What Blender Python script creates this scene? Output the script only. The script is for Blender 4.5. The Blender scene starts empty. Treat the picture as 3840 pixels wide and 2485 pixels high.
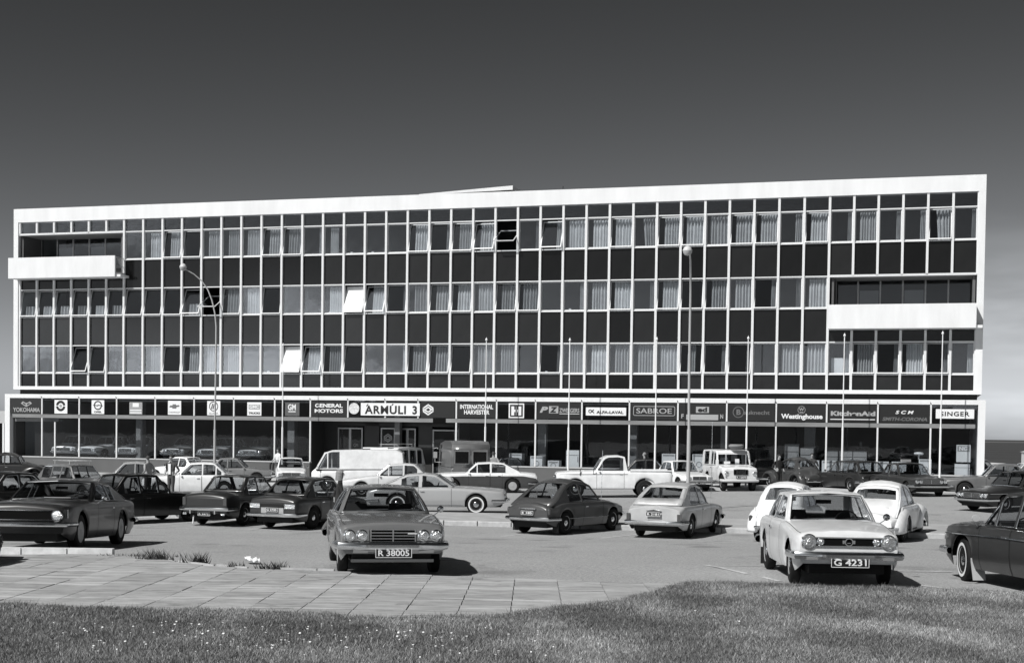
import bpy, bmesh, math, random
import numpy as np
from mathutils import Vector, Matrix, Euler
from mathutils.geometry import tessellate_polygon
random.seed(7); rng = np.random.default_rng(7)
PI = math.pi
scene = bpy.context.scene
C = scene.collection
# ------------------------------------------------------------------ camera
CAMH = 2.8
cam_d = bpy.data.cameras.new('camera'); cam = bpy.data.objects.new('camera', cam_d); C.objects.link(cam)
cam_d.sensor_width = 36; cam_d.lens = 36*5300/3840; cam_d.shift_y = 533.8/3840
cam_d.clip_start = .1; cam_d.clip_end = 40000
cam.matrix_world = Matrix.Translation((0, 0, CAMH)) @ (Euler((PI/2-.03, 0, 0)).to_matrix() @ Matrix.Rotation(.0134, 3, 'Z')).to_4x4()
scene.camera = cam
# ------------------------------------------------------------------ world and sun
SUN = Vector((-.80, -.80, 1.15)).normalized()
w = bpy.data.worlds.new('World'); scene.world = w; w.use_nodes = True
nt = w.node_tree; nt.nodes.clear(); N = nt.nodes.new; L = nt.links.new
sky = N('ShaderNodeTexSky'); sky.sky_type = 'NISHITA'; sky.sun_disc = False
sky.sun_elevation = math.asin(SUN.z); sky.sun_rotation = math.atan2(SUN.x, SUN.y)
sky.altitude = 50; sky.air_density = 1.0; sky.dust_density = .6; sky.ozone_density = 1.0
sep = N('ShaderNodeSeparateColor'); L(sky.outputs[0], sep.inputs[0])
# red-filtered black-and-white film: the sky is read through its red channel
pw = N('ShaderNodeMath'); pw.operation = 'POWER'; pw.inputs[1].default_value = 2.0; L(sep.outputs[0], pw.inputs[0])
tc = N('ShaderNodeTexCoord'); sx = N('ShaderNodeSeparateXYZ'); L(tc.outputs['Generated'], sx.inputs[0])
# bright low cloud banks near the horizon
mp = N('ShaderNodeMapping'); mp.inputs['Scale'].default_value = (5, 5, 24); L(tc.outputs['Generated'], mp.inputs[0])
nz = N('ShaderNodeTexNoise'); nz.inputs['Scale'].default_value = 1.0; nz.inputs['Detail'].default_value = 4; nz.inputs['Roughness'].default_value = .55; L(mp.outputs[0], nz.inputs[0])
mr = N('ShaderNodeMapRange'); mr.inputs[1].default_value = .42; mr.inputs[2].default_value = .70; L(nz.outputs[0], mr.inputs[0]); mr.interpolation_type = 'SMOOTHSTEP'
mz = N('ShaderNodeMapRange'); mz.inputs[1].default_value = .17; mz.inputs[2].default_value = .05; L(sx.outputs[2], mz.inputs[0]); mz.interpolation_type = 'SMOOTHSTEP'
mx_ = N('ShaderNodeMapRange'); mx_.inputs[1].default_value = .18; mx_.inputs[2].default_value = .34; L(sx.outputs[0], mx_.inputs[0]); mx_.interpolation_type = 'SMOOTHSTEP'
my_ = N('ShaderNodeMapRange'); my_.inputs[1].default_value = -.42; my_.inputs[2].default_value = -.72; L(sx.outputs[0], my_.inputs[0]); my_.interpolation_type = 'SMOOTHSTEP'
ad = N('ShaderNodeMath'); ad.operation = 'MAXIMUM'; L(mx_.outputs[0], ad.inputs[0]); L(my_.outputs[0], ad.inputs[1])
m1 = N('ShaderNodeMath'); m1.operation = 'MULTIPLY'; L(mr.outputs[0], m1.inputs[0]); L(mz.outputs[0], m1.inputs[1])
m2 = N('ShaderNodeMath'); m2.operation = 'MULTIPLY'; L(m1.outputs[0], m2.inputs[0]); L(ad.outputs[0], m2.inputs[1])
m3 = N('ShaderNodeMath'); m3.operation = 'MULTIPLY'; L(m2.outputs[0], m3.inputs[0]); cb_ = N('ShaderNodeMath'); cb_.operation = 'MULTIPLY_ADD'; L(my_.outputs[0], cb_.inputs[0]); cb_.inputs[1].default_value = 36.0; cb_.inputs[2].default_value = 2.4; L(cb_.outputs[0], m3.inputs[1])
flt = N('ShaderNodeMath'); flt.operation = 'MULTIPLY'; flt.inputs[1].default_value = .16; L(pw.outputs[0], flt.inputs[0])
sm_ = N('ShaderNodeMath'); sm_.operation = 'ADD'; L(flt.outputs[0], sm_.inputs[0]); L(m3.outputs[0], sm_.inputs[1])
tint = N('ShaderNodeMix'); tint.data_type = 'RGBA'; tint.blend_type = 'MULTIPLY'; tint.inputs[0].default_value = 1
cmb = N('ShaderNodeCombineColor'); [L(sm_.outputs[0], cmb.inputs[i]) for i in range(3)]
L(cmb.outputs[0], tint.inputs[6]); tint.inputs[7].default_value = (.955, .99, 1.03, 1)
bg = N('ShaderNodeBackground'); bg.inputs[1].default_value = .085; L(tint.outputs[2], bg.inputs[0])
wo = N('ShaderNodeOutputWorld'); L(bg.outputs[0], wo.inputs[0])
sd = bpy.data.lights.new('sun', 'SUN'); sd.energy = 5.0; sd.angle = math.radians(.5); sd.color = (1, .985, .965)
so = bpy.data.objects.new('sun', sd); C.objects.link(so); so.rotation_euler = SUN.to_track_quat('Z', 'Y').to_euler(); so.location = (-30, -30, 60)
scene.view_settings.view_transform = 'Standard'; scene.view_settings.look = 'None'
scene.view_settings.exposure = .0; scene.view_settings.gamma = 1; scene.view_settings.use_curve_mapping = False
scene.render.engine = 'CYCLES'
scene.cycles.max_bounces = 8; scene.cycles.transparent_max_bounces = 16
# ------------------------------------------------------------------ materials
MATS = {}
def grey(v): return (v*.985, v, v*1.012, 1)
def mat(name, v, rough=.6, metal=0, coat=0, var=0, scale=8, bump=0, bscale=60, spec=.5, v2=None, stretch=None, detail=4):
    if name in MATS: return MATS[name]
    m = bpy.data.materials.new(name); m.use_nodes = True; t = m.node_tree; b = t.nodes['Principled BSDF']
    b.inputs['Base Color'].default_value = grey(v); b.inputs['Roughness'].default_value = rough
    b.inputs['Metallic'].default_value = metal; b.inputs['Coat Weight'].default_value = coat
    b.inputs['Coat Roughness'].default_value = .04; b.inputs['Specular IOR Level'].default_value = spec
    if var or bump:
        co = t.nodes.new('ShaderNodeTexCoord'); src = co.outputs['Object']
        if stretch:
            q = t.nodes.new('ShaderNodeMapping'); q.inputs['Scale'].default_value = stretch; t.links.new(src, q.inputs[0]); src = q.outputs[0]
    if var:
        n = t.nodes.new('ShaderNodeTexNoise'); n.inputs['Scale'].default_value = scale; n.inputs['Detail'].default_value = detail; n.inputs['Roughness'].default_value = .6
        t.links.new(src, n.inputs[0])
        r = t.nodes.new('ShaderNodeMapRange'); r.inputs[1].default_value = .3; r.inputs[2].default_value = .7; t.links.new(n.outputs[0], r.inputs[0])
        x = t.nodes.new('ShaderNodeMix'); x.data_type = 'RGBA'; t.links.new(r.outputs[0], x.inputs[0])
        lo, hi = (v*(1-var), v*(1+var)) if v2 is None else (v, v2)
        x.inputs[6].default_value = grey(lo); x.inputs[7].default_value = grey(min(1, hi))
        t.links.new(x.outputs[2], b.inputs['Base Color'])
    if bump:
        n2 = t.nodes.new('ShaderNodeTexNoise'); n2.inputs['Scale'].default_value = bscale; n2.inputs['Detail'].default_value = 3; t.links.new(src, n2.inputs[0])
        bp = t.nodes.new('ShaderNodeBump'); bp.inputs['Strength'].default_value = bump; bp.inputs['Distance'].default_value = .02
        t.links.new(n2.outputs[0], bp.inputs['Height']); t.links.new(bp.outputs[0], b.inputs['Normal'])
    MATS[name] = m; return m
def glass(name, trans, refl=1.0, rough=.01, wob=0):
    if name in MATS: return MATS[name]
    m = bpy.data.materials.new(name); m.use_nodes = True; t = m.node_tree; t.nodes.clear()
    a = t.nodes.new('ShaderNodeBsdfTransparent'); a.inputs[0].default_value = grey(trans)
    g = t.nodes.new('ShaderNodeBsdfGlossy'); g.inputs['Roughness'].default_value = rough; g.inputs[0].default_value = (.97, .98, 1, 1)
    f = t.nodes.new('ShaderNodeLayerWeight'); f.inputs[0].default_value = .5
    p5 = t.nodes.new('ShaderNodeMath'); p5.operation = 'POWER'; p5.inputs[1].default_value = 5; t.links.new(f.outputs['Facing'], p5.inputs[0])
    k = t.nodes.new('ShaderNodeMath'); k.operation = 'MULTIPLY_ADD'; k.inputs[1].default_value = .9; k.inputs[2].default_value = .08*refl; k.use_clamp = True; t.links.new(p5.outputs[0], k.inputs[0])
    x = t.nodes.new('ShaderNodeMixShader'); t.links.new(k.outputs[0], x.inputs[0]); t.links.new(a.outputs[0], x.inputs[1]); t.links.new(g.outputs[0], x.inputs[2])
    if wob:
        co = t.nodes.new('ShaderNodeTexCoord'); n = t.nodes.new('ShaderNodeTexNoise'); n.inputs['Scale'].default_value = 1.2; t.links.new(co.outputs['Object'], n.inputs[0])
        bp = t.nodes.new('ShaderNodeBump'); bp.inputs['Strength'].default_value = wob; bp.inputs['Distance'].default_value = .05; t.links.new(n.outputs[0], bp.inputs['Height']); t.links.new(bp.outputs[0], g.inputs['Normal'])
    o = t.nodes.new('ShaderNodeOutputMaterial'); t.links.new(x.outputs[0], o.inputs[0]); MATS[name] = m; return m
WHITE = mat('white_render', .71, .7, var=.075, scale=1.1, bump=.1, bscale=40, stretch=(1, 1, .22), detail=9)
WHITEB = mat('white_balcony_render', .715, .75, var=.07, stretch=(1, 1, .25), detail=8, scale=1.6, bump=.15, bscale=50)
FRAME = mat('white_window_metal', .66, .45)
DARKP = mat('dark_enamel_panel', .009, .1, spec=.22, var=.35, scale=.35)
DARK = mat('dark_paint', .014, .6, spec=.25)
BLACK = mat('black_matte', .004, .8, spec=.08)
GLASS = glass('window_glass', .86, .62, wob=.10)
SHOPG = glass('shop_glass', .86, .42, wob=.02)
CARG = glass('car_glass', .70, 1.0)
CHROME = mat('chrome', .75, .12, 1)
RUBBER = mat('tyre_rubber', .011, .75, spec=.2, bump=.2, bscale=80)
STEEL = mat('galvanised_steel', .42, .5, .3, var=.12, scale=5)
CURT = mat('curtain_cloth', .70, .9, var=.1, scale=4)
CURT2 = mat('thin_curtain_cloth', .6, .9, var=.15, scale=4)
def vary(m, lo, hi):
    # each pane or cloth is a little darker or lighter than its neighbours
    t = m.node_tree; b = t.nodes['Principled BSDF']; o = t.nodes.new('ShaderNodeObjectInfo'); r = t.nodes.new('ShaderNodeMapRange'); r.inputs[3].default_value = lo; r.inputs[4].default_value = hi; t.links.new(o.outputs['Random'], r.inputs[0])
    x = t.nodes.new('ShaderNodeMix'); x.data_type = 'RGBA'; x.blend_type = 'MULTIPLY'; x.inputs[0].default_value = 1; s = b.inputs['Base Color'].links[0].from_socket; t.links.new(s, x.inputs[6]); t.links.new(r.outputs[0], x.inputs[7]); t.links.new(x.outputs[2], b.inputs['Base Color'])
vary(DARKP, .5, 2.3); vary(CURT, .62, 1.15); vary(CURT2, .6, 1.2)
# ------------------------------------------------------------------ helpers
def tag(o, label=None, cat=None, group=None, kind=None):
    if label: o['label'] = label
    if cat: o['category'] = cat
    if group: o['group'] = group
    if kind: o['kind'] = kind
    return o
def link(name, me, parent=None, m=None, smooth=False, sharp=35):
    o = bpy.data.objects.new(name, me); C.objects.link(o)
    if parent is not None: o.parent = parent
    if m is not None:
        for x in (m if isinstance(m, (list, tuple)) else [m]): me.materials.append(x)
    if smooth:
        me.shade_smooth()
        me.set_sharp_from_angle(angle=math.radians(sharp))
    return o
def mesh(name, v, f, m=None, parent=None, smooth=False, sharp=35, mi=None, fix=True, merge=0):
    me = bpy.data.meshes.new(name)
    me.from_pydata([tuple(p) for p in v], [], [tuple(q) for q in f])
    if mi is not None: me.polygons.foreach_set('material_index', mi)
    if fix or merge:
        bm = bmesh.new(); bm.from_mesh(me)
        if merge: bmesh.ops.remove_doubles(bm, verts=bm.verts, dist=merge)
        if fix: bmesh.ops.recalc_face_normals(bm, faces=bm.faces)
        bm.to_mesh(me); bm.free()
    me.update()
    return link(name, me, parent, m, smooth, sharp)
class MB:
    def __init__(s): s.v = []; s.f = []; s.mi = []
    def add(s, v, f, mi=0):
        n = len(s.v); s.v += [tuple(p) for p in v]; s.f += [tuple(n+i for i in q) for q in f]; s.mi += [mi]*len(f); return s
    def box(s, x0, x1, y0, y1, z0, z1, mi=0):
        return s.add([(x, y, z) for x in (x0, x1) for y in (y0, y1) for z in (z0, z1)],
                     [(0, 1, 3, 2), (4, 6, 7, 5), (0, 4, 5, 1), (2, 3, 7, 6), (0, 2, 6, 4), (1, 5, 7, 3)], mi)
    def tube(s, pts, r, n=8, mi=0, cap=True, r2=None):
        pts = [Vector(p) for p in pts]; rings = []
        for i, p in enumerate(pts):
            d = (pts[min(i+1, len(pts)-1)]-pts[max(i-1, 0)]).normalized()
            a = d.orthogonal().normalized() if i == 0 else (pa - d*pa.dot(d)).normalized()
            pa = a; b = d.cross(a)
            rr = r if r2 is None else r+(r2-r)*i/(len(pts)-1)
            if isinstance(r, (list, tuple)): rr = r[i]
            rings.append([p+(a*math.cos(2*PI*k/n)+b*math.sin(2*PI*k/n))*rr for k in range(n)])
        v = [q for g in rings for q in g]; f = []
        for i in range(len(pts)-1):
            for k in range(n): f.append((i*n+k, i*n+(k+1) % n, (i+1)*n+(k+1) % n, (i+1)*n+k))
        if cap: f.append(tuple(range(n))[::-1]); f.append(tuple(range((len(pts)-1)*n, len(pts)*n)))
        return s.add(v, f, mi)
    def lathe(s, prof, n=24, M=None, mi=0, cap=True):
        """prof: (radius, height) about z, then matrix M"""
        v = []; f = []
        for r, h in prof:
            for k in range(n): v.append(Vector((r*math.cos(2*PI*k/n), r*math.sin(2*PI*k/n), h)))
        for i in range(len(prof)-1):
            for k in range(n): f.append((i*n+k, i*n+(k+1) % n, (i+1)*n+(k+1) % n, (i+1)*n+k))
        if cap and prof[0][0] > 1e-4: f.append(tuple(range(n)))
        if cap and prof[-1][0] > 1e-4: f.append(tuple(range((len(prof)-1)*n, len(prof)*n)))
        if M is not None: v = [M@p for p in v]
        return s.add(v, f, mi)
    def prism(s, poly, y0, y1, mi=0):
        """poly in (x,z), extruded along y"""
        n = len(poly); v = [(x, y0, z) for x, z in poly]+[(x, y1, z) for x, z in poly]
        tr = tessellate_polygon([[Vector((x, z, 0)) for x, z in poly]])
        f = [tuple(t) for t in tr]+[tuple(n+i for i in t) for t in tr]+[(i, (i+1) % n, n+(i+1) % n, n+i) for i in range(n)]
        return s.add(v, f, mi)
    def build(s, name, m=None, parent=None, smooth=False, sharp=35, **k):
        return mesh(name, s.v, s.f, m, parent, smooth, sharp, mi=s.mi if any(s.mi) else None, **k)
def empty(name, loc=(0, 0, 0), rz=0, parent=None):
    o = bpy.data.objects.new(name, None); C.objects.link(o); o.location = loc; o.rotation_euler = (0, 0, rz); o.empty_display_size = .2
    if parent is not None: o.parent = parent
    return o
def dup(o, parent=None):
    c = o.copy(); C.objects.link(c)
    if parent is not None: c.parent = parent
    for ch in list(o.children): dup(ch, c)
    return c
def smst(t): t = np.clip(t, 0, 1); return t*t*(3-2*t)
def gz(X, Y):
    X = np.asarray(X, float); Y = np.asarray(Y, float)
    a = .58*(1-np.clip((Y-23.5)/14., 0, 1))+.01*np.clip(23.5-Y, 0, 60)
    z = a+smst((Y-42)/13)*(1-smst((Y-74)/10))*.014*np.clip(X, -15, 20)
    return z-smst((Y-135)/420)*27
def gzf(x, y): return float(gz(x, y))
_tx = {}
def text(s, x0, x1, z0, z1, y, m, parent, name='lettering', bold=.0, shear=0, space=1.0, depth=.012):
    """lettering fitted to the box x0..x1, z0..z1 in the plane y, facing -y"""
    cu = bpy.data.curves.new('t', 'FONT'); cu.body = s; cu.size = 1; cu.extrude = .001; cu.offset = bold; cu.shear = shear; cu.space_character = space; cu.resolution_u = 4
    to = bpy.data.objects.new('t', cu); me = bpy.data.meshes.new_from_object(to)
    co = np.empty(len(me.vertices)*3); me.vertices.foreach_get('co', co); co = co.reshape(-1, 3)
    mn, mx = co.min(0), co.max(0)
    out = np.empty_like(co)
    out[:, 0] = x0+(co[:, 0]-mn[0])/(mx[0]-mn[0])*(x1-x0); out[:, 2] = z0+(co[:, 1]-mn[1])/(mx[1]-mn[1])*(z1-z0)
    out[:, 1] = y-(co[:, 2]-mn[2])/(mx[2]-mn[2])*depth
    me.vertices.foreach_set('co', out.ravel()); me.update()
    bpy.data.objects.remove(to); bpy.data.curves.remove(cu)
    return link(name, me, parent, m)
# ------------------------------------------------------------------ ground
def grid(name, xs, ys, zf, m, parent=None, smooth=True):
    X, Y = np.meshgrid(xs, ys); Z = zf(X, Y); nx, ny = len(xs), len(ys)
    v = np.stack([X.ravel(), Y.ravel(), Z.ravel()], 1)
    i = np.arange(ny-1)[:, None]*nx+np.arange(nx-1)[None]; i = i.ravel()
    f = np.stack([i, i+1, i+nx+1, i+nx], 1)
    return mesh(name, v.tolist(), f.tolist(), m, parent, smooth, 80, fix=False)
def asphalt_mat():
    m = bpy.data.materials.new('worn_asphalt'); m.use_nodes = True; t = m.node_tree; b = t.nodes['Principled BSDF']; n = t.nodes.new; l = t.links.new
    co = n('ShaderNodeTexCoord')
    def noise(s, d=5, r=.6, st=None):
        x = n('ShaderNodeTexNoise'); x.inputs['Scale'].default_value = s; x.inputs['Detail'].default_value = d; x.inputs['Roughness'].default_value = r
        if st: q = n('ShaderNodeMapping'); q.inputs['Scale'].default_value = st; l(co.outputs['Object'], q.inputs[0]); l(q.outputs[0], x.inputs[0])
        else: l(co.outputs['Object'], x.inputs[0])
        return x.outputs[0]
    def mixc(f, a, c):
        x = n('ShaderNodeMix'); x.data_type = 'RGBA'; l(f, x.inputs[0])
        for k, q in ((6, a), (7, c)):
            if isinstance(q, float): x.inputs[k].default_value = grey(q)
            else: l(q, x.inputs[k])
        return x.outputs[2]
    def rng_(f, a, c):
        x = n('ShaderNodeMapRange'); x.inputs[1].default_value = a; x.inputs[2].default_value = c; l(f, x.inputs[0]); return x.outputs[0]
    base = mixc(rng_(noise(.25, 6, .6), .35, .7), .27, .35)
    base = mixc(rng_(noise(.9, 5, .7, (1, .35, 1)), .56, .74), base, .23)
    sp = mixc(rng_(noise(20, 4, .9), .38, .66), .12, .56)
    x = n('ShaderNodeMix'); x.data_type = 'RGBA'; x.inputs[0].default_value = .5; l(base, x.inputs[6]); l(sp, x.inputs[7])
    tar = rng_(noise(.8, 3, .5, (.5, 1.6, 1)), .70, .735)
    st = rng_(noise(.55, 4, .5, (1, .8, 1)), .60, .70); q0 = n('ShaderNodeMath'); q0.operation = 'MULTIPLY'; q0.inputs[1].default_value = .55; l(st, q0.inputs[0])
    x2 = mixc(q0.outputs[0], x.outputs[2], .13)
    out = mixc(tar, x2, .07)
    l(out, b.inputs['Base Color']); b.inputs['Roughness'].default_value = .85; b.inputs['Specular IOR Level'].default_value = .3
    bp = n('ShaderNodeBump'); bp.inputs['Strength'].default_value = .35; bp.inputs['Distance'].default_value = .01; l(noise(60, 3), bp.inputs['Height']); l(bp.outputs[0], b.inputs['Normal'])
    return m
ASPH = asphalt_mat()
xs = np.concatenate([[-3000, -900, -300, -120], np.arange(-60, 61, 1.5), [120, 300, 900, 3000]])
ys = np.concatenate([[-3000, -600, -150, -40, -10], np.arange(0, 112, 1.0), [120, 135, 160, 200, 250, 320, 400, 480, 560]])
ground = grid('ground', xs, ys, gz, ASPH); tag(ground, kind='structure')
sea = mesh('sea', [(-20000, 540, -26), (20000, 540, -26), (20000, 22000, -26), (-20000, 22000, -26)], [(0, 1, 2, 3)], mat('sea_water', .055, .9, spec=.1, var=.2, scale=.004)); tag(sea, kind='structure')
# distant land across the bay
hv = []; hx = np.linspace(-9000, 12000, 60)
for i, x in enumerate(hx):
    h = 55+50*math.sin(i*.31)+30*math.sin(i*.83+1); hv += [(x, 9000, -30), (x, 9600, -26+max(5, h*.16)), (x, 11500, -30)]
hf = []
for i in range(59):
    a = i*3; hf += [(a, a+3, a+4, a+1), (a+1, a+4, a+5, a+2)]
hills = mesh('hills', hv, hf, mat('far_land', .10, .95, var=.2, scale=.002)); tag(hills, kind='structure')
# added unseen ridge behind the viewer, to darken reflections in the shop glass
hx2 = np.linspace(-400, 300, 71); hy2 = np.array([-60, -75, -90, -110, -150, -260])
def hz(X, Y): return -.3+gz(X, Y)+(8.2+1.6*np.sin(X*.045)+1.1*np.sin(X*.13+1)+.5*np.sin(X*.41))*smst((-60-Y)/45)
hs = grid('unseen_ridge', hx2, hy2[::-1], hz, mat('unseen_ridge_dark', .045, .95, var=.4, scale=.08)); tag(hs, kind='structure')
# verge of grass: edge of the lawn as a function of X
EX = [-16, -6.08, -4.73, -2.97, -1.87, -.95, -.04, .61, 1.32, 1.85, 2.5, 3.17, 4.0, 4.9, 5.78, 7.16, 9, 16]
EY = [17.3, 16.8, 16.5, 16.47, 16.1, 16.05, 16.45, 17.3, 18.0, 19.0, 20.6, 20.75, 20.45, 20.3, 20.2, 19.86, 19.4, 18.3]
def lawn_edge(x): return np.interp(x, EX, EY)+.05*np.sin(x*5.1)+.04*np.sin(x*11.7+1)
def lawn_z(x, y):
    e = lawn_edge(x)-y
    return gz(x, y)+.012+.03*smst(e/.5)+.012*np.sin(x*.9+1)*np.sin(y*.8)*smst(e/2)+.012*np.sin(x*4.3)*np.sin(y*5.1)*smst(e)
lx = np.arange(-16, 16.01, .125); lt = np.concatenate([[0, .004, .01, .02, .035], np.linspace(.05, 1, 60)])
Xg, Tg = np.meshgrid(lx, lt); E_ = lawn_edge(Xg); Yg = E_-(E_-7.5)*Tg; Zg = lawn_z(Xg, Yg)
nx, ny = len(lx), len(lt); i = (np.arange(ny-1)[:, None]*nx+np.arange(nx-1)[None]).ravel()
TURF = mat('turf_soil', .12, .95, var=.5, scale=3.2, bump=.6, bscale=30, v2=.22, detail=8)
lawn = mesh('lawn', np.stack([Xg.ravel(), Yg.ravel(), Zg.ravel()], 1).tolist(), np.stack([i+nx, i+nx+1, i+1, i], 1).tolist(), TURF, None, True, 80, fix=False); tag(lawn, kind='structure')
# grass blades: single bent blades, each its own shade
def blades(name, P, h, wd, lean, m, cols=2, idx=None):
    n = len(P); a = rng.uniform(0, 2*PI, n); dx, dy = np.cos(a)*wd, np.sin(a)*wd
    la = rng.uniform(0, 2*PI, n); lx_, ly_ = np.cos(la)*lean*h, np.sin(la)*lean*h
    V = np.empty((n, 3, 3))
    V[:, 0] = np.stack([P[:, 0]-dx, P[:, 1]-dy, P[:, 2]-.004], 1); V[:, 1] = np.stack([P[:, 0]+dx, P[:, 1]+dy, P[:, 2]-.004], 1)
    V[:, 2] = np.stack([P[:, 0]+lx_, P[:, 1]+ly_, P[:, 2]+h], 1)
    me = bpy.data.meshes.new(name); me.vertices.add(n*3); me.vertices.foreach_set('co', V.ravel())
    me.loops.add(n*3); me.loops.foreach_set('vertex_index', np.arange(n*3)); me.polygons.add(n); me.polygons.foreach_set('loop_start', np.arange(n)*3)
    me.polygons.foreach_set('loop_total', np.full(n, 3)) if hasattr(me.polygons, 'loop_total') else None
    me.polygons.foreach_set('material_index', rng.integers(0, len(m), n) if idx is None else idx.astype(np.int32)); me.update(); me.validate()
    return link(name, me, None, m)
GM_ = [mat('grass_blade_'+k, v, .6, spec=.3) for k, v in (('dark', .095), ('mid', .20), ('pale', .33), ('straw', .56))]
GM_ = [GM_[0], GM_[0], GM_[1], GM_[2], GM_[2], GM_[3]]
n = 620000
gx = rng.uniform(-9.5, 9.5, n*2); gy = rng.uniform(11.2, 21, n*2); k = (gy < lawn_edge(gx)-.01) & (np.abs(gx) < gy*.40+.5)
gx, gy = gx[k][:n], gy[k][:n]
from mathutils import noise as mn
cl = np.sin(gx*2.1+np.sin(gy*1.7)*2)*np.sin(gy*2.6+np.sin(gx*1.3)*2)
ed = np.clip(1-(lawn_edge(gx)-gy)/.45, 0, 1)
gh = rng.uniform(.012, .036, len(gx))*(1+.12*cl)*(1+1.1*ed*rng.uniform(0, 1, len(gx)))
P = np.stack([gx, gy, lawn_z(gx, gy)], 1)
pv_ = np.array([mn.fractal(Vector((x*.75, y*.55, 3.1)), .9, 2.1, 6) for x, y in zip(np.linspace(-10, 10, 200).repeat(120), np.tile(np.linspace(11, 21.5, 120), 200))]).reshape(200, 120)
pn = 2.3*pv_[np.clip(((gx+10)/20*199).astype(int), 0, 199), np.clip(((gy-11)/10.5*119).astype(int), 0, 119)]+.3*gx/5+rng.normal(0, 1.25, len(gx))
bi = np.clip(np.floor(2.15+pn*.95), 0, 5)
gh = gh*np.clip(1+.10*np.sin(gx*3.3+gy)*np.sin(gy*2.9)+.3*rng.normal(0, 1, len(gx)), .4, 2.2)
thin = rng.uniform(0, 1, len(gx)) > np.clip(.5*np.sin(gx*1.3+4)*np.sin(gy*2.2+gx*.6)-.15, 0, .3)
P, gh, bi = P[thin], gh[thin], bi[thin]
grass = blades('grass', P, gh, .0026+rng.uniform(0, .0026, len(P)), .75, GM_, idx=bi); tag(grass, 'short rough grass growing over the verge in the foreground', 'grass', kind='stuff')
# small pale flower heads scattered in the lawn
fb = MB(); FP = []
for _ in range(120):
    x, y = random.gauss(random.choice([-3.9, -3.0, -1.9, -1.2, -.3]), .42), random.gauss(random.choice([13.1, 13.9, 14.4]), .3)
    if y < lawn_edge(x)-.3: FP.append((x, y))
for _ in range(26): FP.append((random.uniform(-5, 5), random.uniform(12.3, 17)))
for x, y in FP:
    if y > lawn_edge(x)-.2: continue
    z = float(lawn_z(x, y))+random.uniform(.04, .06); r = random.uniform(.007, .014)
    fb.lathe([(.001, -.045), (.001, 0), (r, .002), (r*.9, .006), (0, .008)], 6, Matrix.Translation((x, y, z)) @ Matrix.Rotation(random.uniform(-.5, .5), 4, 'X'))
fl = fb.build('wildflowers', mat('pale_petals', .8, .8)); tag(fl, 'scattered small white flower heads in the lawn', 'flowers', kind='stuff')
# ---- paving slabs
pv = empty('pavement'); tag(pv, kind='structure')
SE = [(-9.9, 23.4), (-8.7, 24.1), (-7.18, 24.95), (-6.35, 24.2), (-5.2, 22.55), (-3.95, 21.8), (-2.69, 21.65), (-1.42, 21.2), (0, 20.9), (1.87, 20.35), (2.25, 20.45), (2.6, 20.3)]
def slab_edge(x): return float(np.interp(x, [p[0] for p in SE], [p[1] for p in SE]))
bv = []; bxs = np.arange(-9.9, 2.61, .3)
for x in bxs: bv += [(x, float(lawn_edge(x))-.4, gzf(x, float(lawn_edge(x))-.4)+.004), (x, slab_edge(x), gzf(x, slab_edge(x))+.004)]
mesh('slab_bed', bv, [(2*i, 2*i+2, 2*i+3, 2*i+1) for i in range(len(bxs)-1)], mat('sand_joint', .05, .95, var=.3, scale=5), pv, fix=False)
SL = [mat('concrete_slab_%s' % k, v, .85, var=.24, scale=2.9, bump=.35, bscale=50, detail=8, stretch=(1, 2.2, 1)) for k, v in (('a', .315), ('b', .355), ('c', .285))]
TS = .62
def clip_slab(poly):
    out = []
    def inside(p): return slab_edge(p[0])-.01-p[1]
    for i in range(len(poly)):
        a, b = poly[i], poly[(i+1) % len(poly)]; da, db = inside(a), inside(b)
        if da >= 0: out.append(a)
        if (da >= 0) != (db >= 0): t = da/(da-db); out.append((a[0]+(b[0]-a[0])*t, a[1]+(b[1]-a[1])*t))
    return out
for iy in range(0, 15):
    for ix in range(-16, 5):
        x0 = ix*TS+.08*math.sin(iy*0)+.014*(iy)*TS; y0 = 16.0+iy*TS*1.0+(0 if ix % 2 else .0)
        if y0+TS < float(lawn_edge(x0+.3))-.35: continue
        p = [(x0+.006, y0+.005), (x0+TS-.006, y0+.005), (x0+TS-.006, y0+TS-.005), (x0+.006, y0+TS-.005)]
        p = clip_slab(p)
        if len(p) < 3: continue
        ar = abs(sum(p[i][0]*p[(i+1) % len(p)][1]-p[(i+1) % len(p)][0]*p[i][1] for i in range(len(p))))/2
        if ar < .03: continue
        j = random.uniform(-.004, .004); tx, ty = random.uniform(-.005, .005), random.uniform(-.005, .005)
        cx, cy = sum(q[0] for q in p)/len(p), sum(q[1] for q in p)/len(p)
        top = [(q[0], q[1], gzf(*q)+.03+j+(q[0]-cx)*tx+(q[1]-cy)*ty) for q in p]; n_ = len(p)
        v = top+[(q[0], q[1], q[2]-.05) for q in top]
        mesh('paving_slab', v, [tuple(range(n_))]+[(i, n_+i, n_+(i+1) % n_, (i+1) % n_) for i in range(n_)], SL[random.choice([0, 0, 1, 2])], pv, fix=True)
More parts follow.
